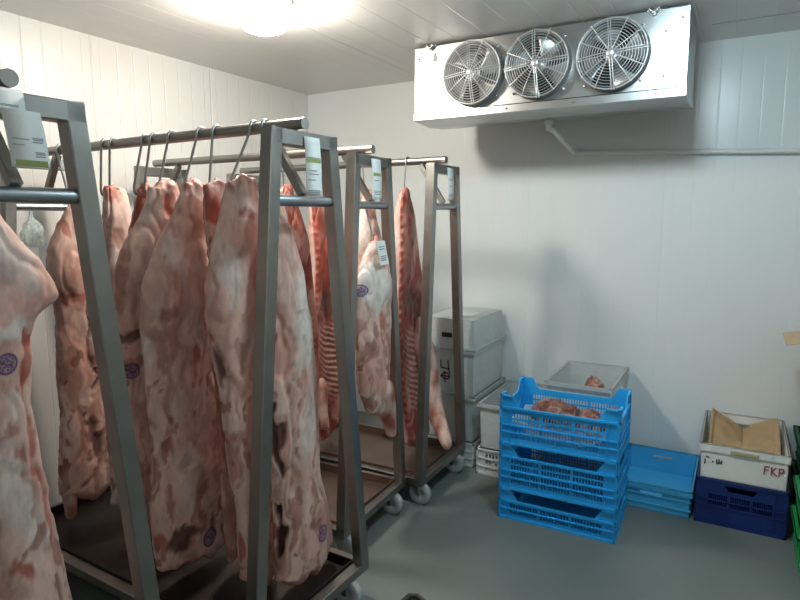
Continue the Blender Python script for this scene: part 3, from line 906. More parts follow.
    for (py, pz, ry, rz_, kind, st) in d['patches']:
        q = np.sqrt(((Wp[:, 1] - py) / ry) ** 2 + ((Wp[:, 2] - pz) / rz_) ** 2) + .7 * fr + .35 * n4 + .3 * n2
        w = (1 - sstep(.62, 1.1, q)) * st * xface * (.85 if kind == 'm' else 1)
        W = w[:, None]
        col = col * (1 - W) + TONE[kind] * (1 + .25 * n2[:, None] + .2 * n4[:, None]) * W
        disp = disp + w * {'m': -.004, 'r': -.003, 'd': -.02, 'w': .004, 'p': -.006}[kind]
    col = np.clip(col * tone, .01, .85)
    # relief: push along the section's own outward direction
    nx = V; ny = U * .8
    soft = np.repeat((np.minimum(endt, endb) ** .5)[:, None], nt, 1).reshape(-1)
    rag = (1 - sstep(.0, .06, ZF))
    P[:, 2] += rag * (.02 * n2 + .012 * n4)
    disp = disp + rag * (.008 * n2 + .006 * n4)
    P[:, 0] += nx * disp * soft
    P[:, 1] += ny * disp * soft
    P[:, 2] += sstep(.93, 1., ZF) * (n1 * .07 + n2 * .03)
    P[:, 2] = np.maximum(P[:, 2], .136)
    verts = P.tolist()
    faces = []
    for i in range(nz - 1):
        o0, o1 = i * nt, (i + 1) * nt
        for j in range(nt):
            j2 = (j + 1) % nt
            faces.append((o0 + j, o0 + j2, o1 + j2, o1 + j))
    faces.append(tuple(reversed(range(nt))))
    faces.append(tuple(range((nz - 1) * nt, nz * nt)))
    cols = col.tolist()
    # limbs: bent shanks that grow out of the body
    for path, rad, tone_l in limbs:
        pts = np.array(path); n = 30
        tt = np.linspace(0, len(pts) - 1, n)
        cc = np.stack([np.interp(tt, range(len(pts)), pts[:, q]) for q in range(3)], 1)
        ker = np.hanning(9)[1:-1]; ker /= ker.sum()
        cc = np.stack([np.convolve(np.pad(cc[:, q], 3, 'edge'), ker, 'valid') for q in range(3)], 1)
        rd = np.interp(tt, range(len(rad)), rad)
        rd[:6] *= np.array((.1, .4, .62, .78, .9, .97))
        rd[-1] *= .35; rd[-2] *= .85
        base = len(verts)
        m_ = 20
        ref = Vector((1, .2, .1))
        for i in range(n):
            dd = Vector(cc[min(i + 1, n - 1)] - cc[max(i - 1, 0)]).normalized()
            ref = (ref - dd * ref.dot(dd)).normalized()
            bb = dd.cross(ref)
            for j in range(m_):
                an = 2 * PI * j / m_
                p = Vector(cc[i]) + (ref * math.cos(an) + bb * math.sin(an)) * rd[i]
                nn = noise.noise((p.x * 20 + seed, p.y * 20, p.z * 12))
                p += (p - Vector(cc[i])).normalized() * nn * .005
                verts.append(tuple(p))
                w = min(1, max(0, .5 + 1.3 * nn))
                c = FAT * (1 - w) + LEAN * w
                if tone_l == 'r':
                    c = c * .5 + RED * .5
                if i >= n - 2:
                    c = RED * .6 + WHITE * .4
                cols.append((c * tone).tolist())
        for i in range(n - 1):
            for j in range(m_):
                j2 = (j + 1) % m_
                faces.append((base + i * m_ + j, base + i * m_ + j2, base + (i + 1) * m_ + j2, base + (i + 1) * m_ + j))
        faces.append(tuple(base + (n - 1) * m_ + j for j in range(m_)))
    V_ = np.array(verts)
    org = np.array((X, float(yc.mean()), float(V_[:, 2].min())))
    me = bpy.data.meshes.new(name)
    me.from_pydata((V_ - org).tolist(), [], faces)
    ca = me.attributes.new('flesh', 'FLOAT_COLOR', 'POINT')
    cc4 = np.ones((len(verts), 4), np.float32); cc4[:, :3] = np.array(cols)
    ca.data.foreach_set('color', cc4.ravel())
    sa = me.attributes.new('stamp', 'FLOAT_VECTOR', 'POINT')
    sv = np.full((len(verts), 3), 9., np.float32)
    for (sy, sz, sr) in d['stamps']:
        du, dv = (V_[:, 1] - sy) / sr, (V_[:, 2] - sz) / sr
        near = (np.hypot(du, dv) < 2.2) & (V_[:, 0] > X)
        sv[near, 0] = du[near]; sv[near, 1] = dv[near]; sv[near, 2] = 0
    sa.data.foreach_set('vector', sv.ravel())
    me.polygons.foreach_set('use_smooth', [True] * len(faces))
    me.materials.append(MATS['carcass'])
    me.update()
    import bmesh
    bm = bmesh.new(); bm.from_mesh(me); bmesh.ops.recalc_face_normals(bm, faces=bm.faces); bm.to_mesh(me); bm.free()
    o = bpy.data.objects.new(name, me)
    COL.objects.link(o)
    o.location = org
    return tag(o, label, 'carcass', group)


carcass('c1', 'carcass', 'large pale carcass in the left foreground, cut off by the left edge', 1.3, limbs=[((( -1.70, .72, .50), (-1.69, .70, .38), (-1.68, .69, .24)), (.06, .05, .03), 'f')], group='carcasses on the nearest rack')
G2 = 'carcasses on the second rack'
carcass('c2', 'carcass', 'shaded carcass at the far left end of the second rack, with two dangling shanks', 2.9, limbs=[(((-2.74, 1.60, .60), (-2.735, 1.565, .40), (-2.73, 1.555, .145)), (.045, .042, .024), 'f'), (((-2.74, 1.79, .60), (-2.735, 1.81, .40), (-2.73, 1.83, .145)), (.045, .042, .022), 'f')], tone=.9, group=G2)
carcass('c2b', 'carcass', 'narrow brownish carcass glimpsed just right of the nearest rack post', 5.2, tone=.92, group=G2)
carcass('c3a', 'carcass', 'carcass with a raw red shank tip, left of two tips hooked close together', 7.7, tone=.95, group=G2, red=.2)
carcass('c3b', 'carcass', 'wide brown-mottled carcass with a purple stamp beside the nearest rack post', 9.1, group=G2)
carcass('c4', 'carcass', 'broad pale carcass in the middle of the second rack, round stamp low down', 12.4, group=G2)
carcass('c5', 'carcass', 'raw red carcass wedged between the two broad pale ones', 15.8, red=.75, group=G2)
carcass('c6', 'carcass', 'pale carcass directly left of the front post of the second rack', 18.2, group=G2)
carcass('c7', 'carcass', 'long pale carcass with open belly, directly right of the front post', 21.6, group=G2)
G3 = 'carcasses on the two far racks'
carcass('c8', 'carcass', 'open red carcass showing ribs behind the second rack', 25.5, inner=True, group=G3)
carcass('c9', 'carcass', 'narrow carcass with a red backbone edge, hanging left of the third rack posts', 28.3, inner=True, limbs=[(((-2.27, 2.94, .60), (-2.24, 2.91, .40), (-2.2, 2.897, .26)), (.05, .04, .026), 'f')], group=G3)
carcass('c10', 'carcass', 'pale haunch behind the tagged carcass on the furthest rack', 31.9, group=G3)
tagged = carcass('c11', 'carcass', 'white-capped carcass with a paper tag, hung low from the third rack crossbar', 35.4, limbs=[(((-1.54, 2.46, .80), (-1.54, 2.55, .62), (-1.54, 2.60, .44)), (.075, .05, .026), 'f')], group=G3)
carcass('c12', 'carcass', 'red open carcass with ribs on the furthest rack, foreleg sticking out', 38.8, inner=True, limbs=[(((-1.66, 3.13, 1.02), (-1.645, 3.19, .72), (-1.58, 3.19, .42), (-1.42, 3.07, .215)), (.05, .07, .055, .032), 'f')], group=G3)

# paper tag on the low-hung carcass
m = MB()
vs = [(-1.462, TG[0][0], TG[0][1]), (-1.462, TG[1][0], TG[1][1]), (-1.458, TG[2][0], TG[2][1]), (-1.458, TG[3][0], TG[3][1])]
vs2 = [(x - .0012, y, z) for x, y, z in vs]
o0 = tagged.location
m.add([tuple(Vector(p) - o0) for p in vs + vs2], [(0, 1, 2, 3), (7, 6, 5, 4), (0, 4, 5, 1), (1, 5, 6, 2), (2, 6, 7, 3), (3, 7, 4, 0)])
tg = m.build('paper_tag', 'paper', tagged)
for k in (.22, .32, .62, .70, .78):
    m = MB()
    pa = [Vector(vs[0]).lerp(Vector(vs[3]), q) for q in (k, k + .045)]
    pb = [Vector(vs[1]).lerp(Vector(vs[2]), q) for q in (k, k + .045)]
    V = [pa[0].lerp(pb[0], .15), pa[0].lerp(pb[0], .8), pa[1].lerp(pb[1], .8), pa[1].lerp(pb[1], .15)]
    m.add([tuple(p - o0 + Vector((.0008, 0, 0))) for p in V], [(0, 1, 2, 3)])
    m.build('print', 'print_grey', tg)

# thin bag tied to the far cross tube
m = MB()
vs, fs = [], []
for i in range(21):
    q = i / 20
    rad = .006 + .042 * sstep(.12, .55, q) * (1 - .35 * q)
    for j in range(24):
        b_ = 2 * PI * j / 24
        r_ = 1 + .5 * noise.noise((math.cos(b_) * 2.2, math.sin(b_) * 2.2, q * 4)) + .18 * math.sin(b_ * 7 + q * 3)
        vs.append((.55 * rad * math.cos(b_) * r_, 1.25 * rad * math.sin(b_) * r_, .165 * (1 - q)))
for i in range(20):
    for j in range(24):
        fs.append((i * 24 + j, i * 24 + (j + 1) % 24, i * 24 + 24 + (j + 1) % 24, i * 24 + 24 + j))
m.add(vs, fs, True)
bag = m.build('plastic_bag', 'green_bag', None, (-2.92, 1.60, 1.469))
tag(bag, 'thin pale green plastic bag behind the shaded far-left carcass', 'bag')

# ------------------------------------------------------------------ S-hooks


def s_hook(x, R, ty, tz, label, tx=None, rail=None):
    """bent rod: arc over the rail, slanting shank, lower arc through the meat"""
    ry, rz_, rr = rail or (rail_y(R, x), ZRAIL, RR)
    tx = x if tx is None else tx
    r1, r2, w = rr + .0055, .019, .0048
    pts = [(x, ry + r1 * math.cos(a), rz_ + r1 * math.sin(a)) for a in [math.radians(d) for d in range(-25, 181, 18)]]
    pts.append((x, ry - r1, rz_ - .012))
    pts.append((tx, ty - r2, tz + .015))
    pts += [(tx, ty - r2 * math.cos(a), tz - r2 * math.sin(a)) for a in [math.radians(d) for d in range(0, 181, 20)]]
    pts.append((tx, ty + r2 - .002, tz + .012))
    m = MB()
    o = Vector((x, ry, rz_))
    m.tube([tuple(Vector(p) - o) for p in pts], w, 8)
    h = m.build('meat_hook', 'hook_steel', None, o)
    return tag(h, label, 'hook', 'steel S-hooks')


HK = [
    (-1.76, R1, .80, 1.785, 'steel hook holding the large foreground carcass at the left edge', None),
    (-2.74, R2, 1.705, 1.655, 'steel hook holding the shaded carcass at the far left end', None),
    (-2.40, R2, 1.675, 1.715, 'leftmost of the bare-shanked hooks, over the narrow brownish carcass', -2.46),
    (-2.34, R2, 1.69, 1.725, 'second hook over the narrow brownish carcass, right of its twin', -2.42),
    (-2.125, R2, 1.645, 1.715, 'steel hook in the left edge of the raw red shank tip', -2.195),
    (-2.075, R2, 1.67, 1.72, 'steel hook in the right half of the raw red shank tip', -2.16),
    (-1.965, R2, 1.64, 1.725, 'steel hook holding the wide brown-mottled carcass', -2.03),
    (-1.80, R2, 1.625, 1.715, 'steel hook holding the broad pale carcass in the middle', -1.868),
    (-1.715, R2, 1.63, 1.715, 'steel hook holding the raw red carcass between the pale ones', -1.738),
    (-1.525, R2, 1.595, 1.72, 'steel hook holding the pale carcass left of the front post', -1.592),
    (-1.47, R2, 1.61, 1.705, 'steel hook mostly hidden by the front post of the second rack', -1.44),
    (-2.03, R3, 2.39, 1.735, 'steel hook holding the open ribbed carcass behind the second rack', None),
    (-2.28, R4, 2.965, 1.68, 'steel hook holding the narrow carcass with the red backbone', None),
    (-1.98, R4, 3.06, 1.735, 'steel hook holding the pale haunch behind the tagged carcass', None),
    (-1.69, R4, 3.03, 1.73, 'steel hook holding the red carcass on the furthest rack', None),
]
for x, R, ty, tz, lab, tx in HK:
    s_hook(x, R, ty, tz, lab, tx)
s_hook(-1.585, R3, 2.455, 1.487, 'long steel hook on the third rack crossbar above the paper tag', -1.54, rail=(2.47, 1.655, .019))

# ------------------------------------------------------------------ crates and bins


def wall_frame(side, w, d):
    """maps (along, height, outward) of one crate wall to x,y,z"""
    if side == 'f': return lambda u, z, o: (u, -d / 2 - o, z), w
    if side == 'k': return lambda u, z, o: (-u, d / 2 + o, z), w
    if side == 'r': return lambda u, z, o: (w / 2 + o, u, z), d
    return lambda u, z, o: (-w / 2 - o, -u, z), d


def wbox(m, fr, u0, u1, z0, z1, o0, o1):
    vs = [fr(u, z, o) for z in (z0, z1) for o in (o0, o1) for u in (u0, u1)]
    m.add(vs, [(0, 2, 3, 1), (4, 5, 7, 6), (0, 1, 5, 4), (2, 6, 7, 3), (0, 4, 6, 2), (1, 3, 7, 5)])


def wquad(m, fr, pts, o0, o1):
    n = len(pts)
    vs = [fr(u, z, o0) for u, z in pts] + [fr(u, z, o1) for u, z in pts]
    fs = [tuple(range(n)), tuple(reversed(range(n, 2 * n)))] + [(i, n + i, n + (i + 1) % n, (i + 1) % n) for i in range(n)]
    m.add(vs, fs)


def slot_wall(m, fr, L, h, rows, groups, ncol, edge, t=.003, slot=.66, hole=None):
    """solid wall with rows of upright slots; groups = number of slotted fields across"""
    u0, u1 = -L / 2 + edge, L / 2 - edge
    wbox(m, fr, -L / 2, u0, 0, h, -t, 0)
    wbox(m, fr, u1, L / 2, 0, h, -t, 0)
    z = 0
    for (a, c) in rows:
        wbox(m, fr, u0, u1, z, a, -t, 0)
        z = c
    if hole:
        hw, hz0, hz1 = hole
        wbox(m, fr, u0, u1, z, hz0, -t, 0); wbox(m, fr, u0, u1, hz1, h, -t, 0)
        wbox(m, fr, u0, -hw - .02, hz0, hz1, -t, 0); wbox(m, fr, hw + .02, u1, hz0, hz1, -t, 0)
        for e in (-1, 1):
            wquad(m, fr, [(e * (hw + .02), hz0), (e * hw, hz0), (e * (hw + .02), hz1)], -t, 0)
    else:
        wbox(m, fr, u0, u1, z, h, -t, 0)
    gw = (u1 - u0) / groups
    for g in range(groups):
        a = u0 + g * gw
        pitch = (gw - .012) / ncol
        for (z0, z1) in rows:
            for k in range(ncol):
                s = a + .006 + k * pitch
                wbox(m, fr, s + pitch * slot, s + pitch, z0, z1, -t, 0)
            wbox(m, fr, a, a + .006, z0, z1, -t, 0)
            wbox(m, fr, a + gw - .006, a + gw, z0, z1, -t, 0)


def produce_crate(w, d, h, mat, label, loc, rz, rows_l, rows_s, dip, group, ncol=10, flange=.009, floor_z=.008, open_slot=True, name='produce_crate', cat='crate', hole=None, ribs=(.30, .62)):
    """perforated stacking crate: corner tabs, dipped long rims, ribbed and slotted walls"""
    m = MB()
    body = h - dip
    iw, idp = w - 2 * flange, d - 2 * flange
    for s in 'fkrl':
        fr, L = wall_frame(s, iw, idp)
        long_ = s in 'fk'
        slot_wall(m, fr, L, body, rows_l if long_ else rows_s, 3 if long_ else 2, ncol, .05, hole=hole if long_ else None)
        # horizontal ribs round the wall
        for z in (0.0, *[body * q for q in ribs], body - .012):
            wbox(m, fr, -L / 2 - flange, L / 2 + flange, z, z + (.012 if z in (0.0, body - .012) else .006), 0, flange)
        for e in (-1, 1):      # upright ribs at the ends of the slotted field
            wbox(m, fr, e * (L / 2 - .05) - .002, e * (L / 2 - .05) + .002, 0, body, 0, flange * .8)
            wbox(m, fr, e * (L / 2) - .004, e * (L / 2) + .004, 0, body, 0, flange)
        # corner tabs above the body, sloping down to the rim
        tw = .085 if long_ else .10
        if dip:
            for e in (-1, 1):
                p = [(e * (L / 2 + flange), body), (e * (L / 2 + flange), h), (e * (L / 2 - tw + .03), h), (e * (L / 2 - tw - .01), body)]
                wquad(m, fr, p, -.004, .0)
                wquad(m, fr, [(e * (L / 2 + flange), h - .008), (e * (L / 2 + flange), h), (e * (L / 2 - tw + .03), h), (e * (L / 2 - tw + .026), h - .008)], 0, flange)
    # bottom lattice
    m.box(-iw / 2, iw / 2, -idp / 2, idp / 2, 0, floor_z)
    o = m.build(name, mat, None, loc)
    o.rotation_euler = (0, 0, rz)
    return tag(o, label, cat, group)


def solid_crate(name, w, d, h, mat, label, loc, rz=0, cat='crate', group=None, lip=.018, lip_h=.03, ribs=(), taper=.95, handles=(), t=.004, flip=False, slots=None):
    """moulded tote: tapered walls, rolled rim, rib lines and hand-holes"""
    m = MB()
    iw, idp = w - 2 * lip, d - 2 * lip
    for s in 'fkrl':
        fr, L = wall_frame(s, iw, idp)
        if s in handles:
            hw, hz0, hz1 = min(.055, L * .16), h - lip_h - .036, h - lip_h - .012
            wbox(m, fr, -L / 2, -hw, 0, h, -t, 0); wbox(m, fr, hw, L / 2, 0, h, -t, 0)
            wbox(m, fr, -hw, hw, 0, hz0, -t, 0); wbox(m, fr, -hw, hw, hz1, h, -t, 0)
        elif slots:
            slot_wall(m, fr, L, h, slots, 2, 7, .03, t, .6)
        else:
            wbox(m, fr, -L / 2, L / 2, 0, h, -t, 0)
        for z in ribs:
            wbox(m, fr, -L / 2 - .004, L / 2 + .004, z, z + .007, 0, .006)
        # rim: flat top and a turned-down skirt
        wbox(m, fr, -L / 2 - lip, L / 2 + lip, h - .005, h, -t, lip)
        wbox(m, fr, -L / 2 - lip, L / 2 + lip, h - lip_h, h, lip - .004, lip)
        for e in (-1, 1):
            wbox(m, fr, e * L * .32 - .003, e * L * .32 + .003, h - lip_h, h - .005, 0, lip)
    m.box(-iw / 2, iw / 2, -idp / 2, idp / 2, 0, .005)
    m.taper(0, h, taper)
    if flip:
        m.v = [(x, -y, h - z) for x, y, z in m.v]
    o = m.build(name, mat, None, loc)
    o.rotation_euler = (0, 0, rz)
    return tag(o, label, cat, group)


# blue stack in the middle
BS = (-.745, 3.075)
brz = .028
gB = 'stack of bright blue perforated crates'
produce_crate(.60, .40, .165, 'blue_plastic', 'bright blue perforated crate at the bottom of the stack, on the floor', (*BS, 0), brz,
              [(.030, .052), (.062, .084)], [(.030, .052), (.062, .084)], .06, gB, ribs=(.52,))
produce_crate(.60, .40, .247, 'blue_plastic', 'bright blue perforated crate in the middle of the stack', (*BS, .165), brz,
              [(.035, .062), (.07, .097), (.112, .136), (.146, .170)], [(.04, .065), (.075, .1), (.12, .16)], .062, gB, ribs=(.345, .555))
produce_crate(.60, .40, .266, 'blue_plastic', 'bright blue perforated crate on top of the stack, holding bagged meat', (*BS, .413), brz,
              [(.035, .062), (.07, .097), (.112, .136), (.146, .170)], [(.04, .065), (.075, .1), (.12, .16)], .062, gB, ribs=(.315, .505))


def lump(name, label, cat, loc, size, seed, mat, rz=0, group=None, amp=.25):
    m = MB()
    vs, fs = [], []
    nu, nv = 40, 28
    for i in range(nv + 1):
        a = PI * i / nv
        for j in range(nu):
            b2 = 2 * PI * j / nu
            p = Vector((math.sin(a) * math.cos(b2), math.sin(a) * math.sin(b2), math.cos(a)))
            r = 1 + amp * noise.noise(p * 1.6 + Vector((seed, 0, 0))) + amp * .4 * noise.noise(p * 4.5 + Vector((seed, 3, 0)))
            z = p.z * r
            if z < -.55: z = -.55 - (z + .55) * -.15
            vs.append((p.x * r * size[0], p.y * r * size[1], (z + .62) * size[2]))
    for i in range(nv):
        for j in range(nu):
            j2 = (j + 1) % nu
            fs.append((i * nu + j, i * nu + nu + j, i * nu + nu + j2, i * nu + j2))
    m.add(vs, fs, True)
    o = m.build(name, mat, None, loc)
    o.rotation_euler = (0, 0, rz)
    return tag(o, label, cat, group)


lump('meat_cut', 'larger marbled cut of meat in the left of the top blue crate', 'meat', (BS[0] - .07, BS[1] + .02, .505), (.125, .10, .066), 4.2, 'marbled_meat', .2, 'meat in the top blue crate')
lump('meat_cut', 'smaller marbled cut of meat on the right in the top blue crate', 'meat', (BS[0] + .13, BS[1] - .02, .49), (.065, .09, .07), 8.7, 'marbled_meat', -.3, 'meat in the top blue crate')
# crumpled clear bag lining the crate under the meat
m = MB()
vs, fs = [], []
n = 26
for i in range(n + 1):
    for j in range(n + 1):
        u, v = i / n * 2 - 1, j / n * 2 - 1
        ed = max(abs(u), abs(v))
        z = .012 + .085 * max(0, (ed - .62) / .38) ** .7 + .022 * noise.noise((u * 4, v * 4, 2.2)) * (1 if ed > .5 else .4) + .004
        vs.append((u * .262 * (1 - .02 * noise.noise((u * 5, v * 5, 7))), v * .165, max(.004, z)))
for i in range(n):
    for j in range(n):
        a = i * (n + 1) + j
        fs.append((a, a + 1, a + n + 2, a + n + 1))
k = len(vs)
vs += [(x, y, z + .0015) for x, y, z in vs]
fs += [tuple(k + q for q in reversed(f)) for f in fs]
m.add(vs, fs, True)
bg = m.build('plastic_liner', 'clear_bag', None, (*BS, .424)); bg.rotation_euler = (0, 0, brz)
tag(bg, 'crumpled clear plastic bag under the meat in the top blue crate', 'bag')

# low light-blue crate against the wall
solid_crate('storage_crate', .41, .585, .15, 'light_blue_plastic', 'low empty light blue crate on the floor by the back wall', (-.335, 3.615, 0), 0, ribs=(.035, .085), handles='fk', taper=.985, lip=.012)

# dark blue crate with the white one on top
produce_crate(.41, .60, .245, 'dark_blue_plastic', 'dark blue crate on the floor under the white crate', (.085, 3.633, 0), 0,
              [(.105, .128), (.138, .165)], [(.105, .128), (.138, .165)], 0, None, ncol=9, flange=.006, name='produce_crate', hole=(.055, .19, .218), ribs=(.39, .54))
m = MB()
wc = solid_crate('storage_crate', .40, .595, .185, 'white_plastic', 'white crate with red handwriting, holding brown paper, on the dark blue crate', (.085, 3.633, .246), 0, handles='k', lip=.007, lip_h=.04, taper=.985)
m = MB(); m.bbox(-.06, .065, -.2985 - .004, -.2985 + .004, .148, .170, .004); m.build('handle_grip', 'handle_tan', wc)


def strokes(name, parent, lines, org, su, sv, mat, width, wob=.0):
    """handwriting: flat ink ribbons lying on a crate front (u to the right, v up)"""
    m = MB()
    ox, oy, oz = org
    for ln in lines:
        for (u0, v0), (u1, v1) in zip(ln, ln[1:]):
            p = Vector((u0 * su, 0, v0 * sv)); q = Vector((u1 * su, 0, v1 * sv))
            dd = (q - p).normalized() * width * .4
            nn = Vector((-dd.z, 0, dd.x)).normalized() * width / 2
            p -= dd; q += dd
            V = [p + nn, q + nn, q - nn, p - nn]
            m.add([(ox + a.x, oy, oz + a.z) for a in V] + [(ox + a.x, oy + .0012, oz + a.z) for a in V],
                  [(0, 1, 2, 3), (7, 6, 5, 4), (0, 4, 5, 1), (1, 5, 6, 2), (2, 6, 7, 3), (3, 7, 4, 0)])
    o = m.build(name, mat, parent)
    return o


FKP = [
    [(0, 0), (.05, 1)], [(.05, 1), (.55, 1.02)], [(.03, .55), (.45, .58)],
    [(.85, 0), (.85, 1.02)], [(1.35, 1.05), (.87, .48), (1.45, 0)],
    [(1.75, -.02), (1.78, 1.02), (2.2, .98), (2.28, .7), (2.1, .5), (1.78, .46)],
]
lb = strokes('handwriting', wc, FKP, (.092, -.2915, .075), .036, .038, 'ink_red', .0065)
lb['label'] = 'red handwritten letters FKP'
GU = [[(0, 0), (.02, .55)], [(.2, 1.0), (.6, .9)], [(1.25, .35), (1.35, .45)], [(1.9, .75), (1.95, .25), (2.2, .3)], [(2.3, .8), (2.32, .35), (2.6, .4)], [(2.75, .7), (2.7, .3)]]
lb = strokes('handwriting', wc, GU, (-.172, -.2915, .075), .028, .04, 'ink_black', .006)
lb['label'] = 'faded black handwriting'


# brown paper folded into the white crate
def paper_sheet():
    m = MB()
    n = 30
    vs, fs = [], []
    for i in range(n + 1):
        u = i / n * 2 - 1
        for j in range(n + 1):
            v = j / n * 2 - 1            # -1 front, 1 back
            x = u * .166
            y = v * .258
            vee = abs(u) ** .8
            z = .028 + (v + 1) / 2 * (.01 + .075 * vee) + .022 * vee * (1 if v > -.2 else .4)
            z += .012 * noise.noise((u * 3, v * 3, 1.5)) + (.02 * (1 - abs(u - .1) / .25) if abs(u - .1) < .25 and v < .1 else 0)
            if abs(u) > .93 or v > .95:
                z += .01
            vs.append((x, y, z))
    for i in range(n):
        for j in range(n):
            a = i * (n + 1) + j
            fs.append((a, a + n + 1, a + n + 2, a + 1))
    k = len(vs)
    vs += [(x, y, z - .002) for x, y, z in vs]
    fs += [tuple(k + q for q in reversed(f)) for f in fs]
    rim = [i * (n + 1) for i in range(n + 1)], [i * (n + 1) + n for i in range(n + 1)], list(range(n + 1)), [n * (n + 1) + j for j in range(n + 1)]
    for L in rim:
        for a, c in zip(L, L[1:]):
            fs.append((a, c, k + c, k + a))
    m.add(vs, fs, False)
    return m


pp = paper_sheet().build('paper_sheet', 'kraft', None, (.085, 3.633, .315))
tag(pp, 'creased brown paper lining the white crate', 'paper')

# green crates at the right edge and the cardboard box above
solid_crate('storage_crate', .40, .40, .20, 'green_plastic', 'bright green crate at the right edge, on the floor', (.497, 3.14, 0), 0, ribs=(.05, .12), taper=.95, group='green crates at the right edge')
solid_crate('storage_crate', .40, .40, .17, 'green_plastic', 'bright green crate at the right edge, stacked on the floor one', (.497, 3.14, .182), 0, ribs=(.05, .11), taper=.95, group='green crates at the right edge')
solid_crate('storage_crate', .40, .55, .21, 'dark_green_plastic', 'dark green crate behind the bright green ones, lower of two', (.53, 3.665, 0), 0, ribs=(.05, .12), taper=.96, group='dark green crates at the right edge')
solid_crate('storage_crate', .40, .55, .20, 'dark_green_plastic', 'dark green crate behind the bright green ones, upper of two', (.53, 3.665, .212), 0, ribs=(.05, .12), taper=.96, group='dark green crates at the right edge')
cb = thing('cardboard_box', 'brown cardboard box at the right edge, one open flap showing', 'box', (.60, 3.62, .413))
m = MB()
for a in ((-.21, .21, -.25, -.245), (-.21, .21, .245, .25), (-.21, -.205, -.25, .25), (.205, .21, -.25, .25)):
    m.box(*a, 0, .60)
m.box(-.21, .21, -.25, .25, 0, .005)
m.build('carton', 'cardboard', cb)
m = MB()
m.prism([(-.207, .595), (-.207, .60), (-.375, .562), (-.373, .558)], 'y', -.24, .1)
m.build('flap', 'cardboard', cb)

# white bins by the back wall: left stack
gA = 'white bins stacked left of the blue crates'
cxA, cyA = -1.595, 3.672
produce_crate(.395, .575, .155, 'grey_white_plastic', 'grey-white perforated crate on the floor under the tall stack of bins', (cxA, cyA, 0), 0,
              [(.03, .055), (.07, .095), (.11, .13)], [(.03, .055), (.07, .095), (.11, .13)], 0, 'perforated grey-white floor crates', ncol=4, flange=.006)
solid_crate('storage_bin', .40, .575, .30, 'milky_bin', 'milky white bin lowest in the tall stack by the back wall', (cxA, cyA, .157), 0, 'bin', gA, ribs=(), lip=.016, lip_h=.02, taper=.95)
jb = solid_crate('storage_bin', .40, .575, .30, 'milky_bin', 'milky white bin with dark handwriting in the middle of the tall stack', (cxA, cyA, .458), 0, 'bin', gA, lip=.016, lip_h=.02, taper=.95)
JB = [[(.1, 1), (.12, .62), (.2, .58)], [(.12, .6), (.62, .55)], [(.55, 1.02), (.6, .5), (.66, .32)],
      [(.35, .36), (.37, -.18)], [(.12, .12), (.3, .3), (.55, .3), (.66, .12), (.58, -.02), (.3, -.02), (.12, .1)], [(.16, .12), (.62, .12)]]
lb = strokes('handwriting', jb, JB, (-.055, -.2775, .105), .115, .115, 'ink_purple', .008)
lb['label'] = 'dark purple handwritten characters'
tb = solid_crate('storage_bin', .40, .575, .19, 'milky_bin', 'milky white bin turned upside down on top of the tall stack', (cxA, cyA, .760), 0, 'bin', gA, lip=.014, lip_h=.018, taper=.93, flip=True)
m = MB(); m.bbox(-.035, .035, -.284, -.272, .075, .105, .004); m.build('handle_slot', 'rubber_black', tb)
m = MB(); m.box(-.02, .10, -.12, .02, .191, .194); m.build('paper_label', 'paper', tb)

# second stack, partly behind the blue crates
cxB, cyB = -1.155, 3.62
produce_crate(.395, .60, .165, 'grey_white_plastic', 'grey-white perforated crate on the floor just left of the blue stack', (cxB, cyB, 0), 0,
              [(.03, .055), (.07, .095), (.112, .137)], [(.03, .055), (.07, .095), (.112, .137)], 0, 'perforated grey-white floor crates', ncol=4, flange=.006)
solid_crate('storage_bin', .40, .60, .285, 'milky_bin', 'open milky white bin just left of the blue stack, on a perforated crate', (cxB, cyB, .167), 0, 'bin', None, lip=.016, lip_h=.02, taper=.96)
lump('wrapped_meat', 'reddish wrapped meat inside the open bin left of the blue stack', 'meat', (cxB + .02, cyB - .1, .178), (.10, .13, .12), 2.4, 'marbled_meat', .4)
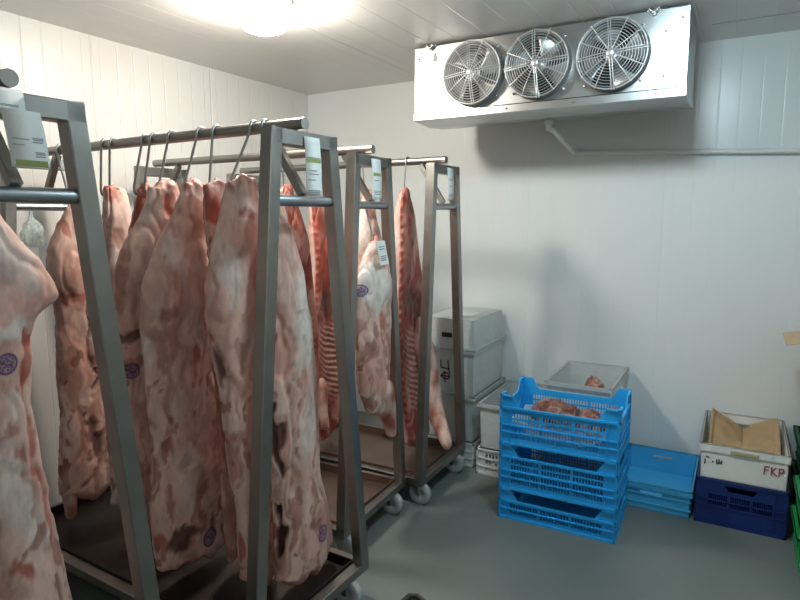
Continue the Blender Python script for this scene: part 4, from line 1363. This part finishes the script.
# third stack, behind the blue crates
cxC, cyC = -.755, 3.635
produce_crate(.375, .56, .165, 'grey_white_plastic', 'grey-white perforated crate on the floor behind the blue stack', (cxC, cyC, 0), 0,
              [(.03, .055), (.07, .095), (.112, .137)], [(.03, .055), (.07, .095), (.112, .137)], 0, 'perforated grey-white floor crates', ncol=4, flange=.006)
solid_crate('storage_bin', .385, .58, .24, 'milky_bin', 'milky white bin under the open one behind the blue stack', (cxC, cyC, .167), 0, 'bin', 'bins behind the blue stack', lip=.014, lip_h=.02, taper=.93)
solid_crate('storage_bin', .385, .58, .235, 'milky_bin', 'open milky white bin whose rim shows behind the blue stack', (cxC, cyC, .408), 0, 'bin', 'bins behind the blue stack', lip=.014, lip_h=.02, taper=.94)
lump('meat_cut', 'small brown cut of meat in the open bin behind the blue stack', 'meat', (cxC + .06, cyC - .13, .415), (.07, .09, .15), 6.1, 'marbled_meat', .1)

# small black object on the floor at the bottom edge
m = MB()
m.tube([(-.06, -.05, .012), (-.05, .04, .012), (-.02, .055, .012), (.06, .02, .012), (.075, -.04, .012), (.02, -.09, .012)], .011, 10, closed=True)
m.box(-.05, .065, -.07, .03, 0, .006)
mt = m.build('rubber_pad', 'rubber_black', None, (-1.07, 1.985, 0))
tag(mt, 'small black rubber pad lying on the floor at the bottom edge', 'pad')

# ------------------------------------------------------------------ camera and light
Rm = Matrix(((0.8685639018701932, -0.06452188985321435, 0.49135900734370924), (0.49555220093335217, 0.12303350363739887, -0.8598201981419237), (-0.0049763960992088106, 0.990302823742554, 0.13883642450519942)))
cam = bpy.data.cameras.new('camera')
cam.sensor_width = 36
cam.lens = 594 / 800 * 36
cam.clip_start = .02
co = bpy.data.objects.new('camera', cam)
COL.objects.link(co)
co.matrix_world = Matrix.Translation((0, 0, 1.6)) @ Rm.to_4x4()
SC.camera = co

w = bpy.data.worlds.new('world')
SC.world = w
w.use_nodes = True
w.node_tree.nodes['Background'].inputs[0].default_value = (.8, .9, 1, 1)
w.node_tree.nodes['Background'].inputs[1].default_value = 0

SC.view_settings.view_transform = 'Standard'
SC.view_settings.look = 'None'
SC.view_settings.gamma = 1
SC.view_settings.exposure = EXPOSURE
SC.cycles.use_denoising = True
SC.cycles.max_bounces = 8
SC.cycles.diffuse_bounces = 4
SC.cycles.transparent_max_bounces = 8
SC.cycles.sample_clamp_indirect = 8
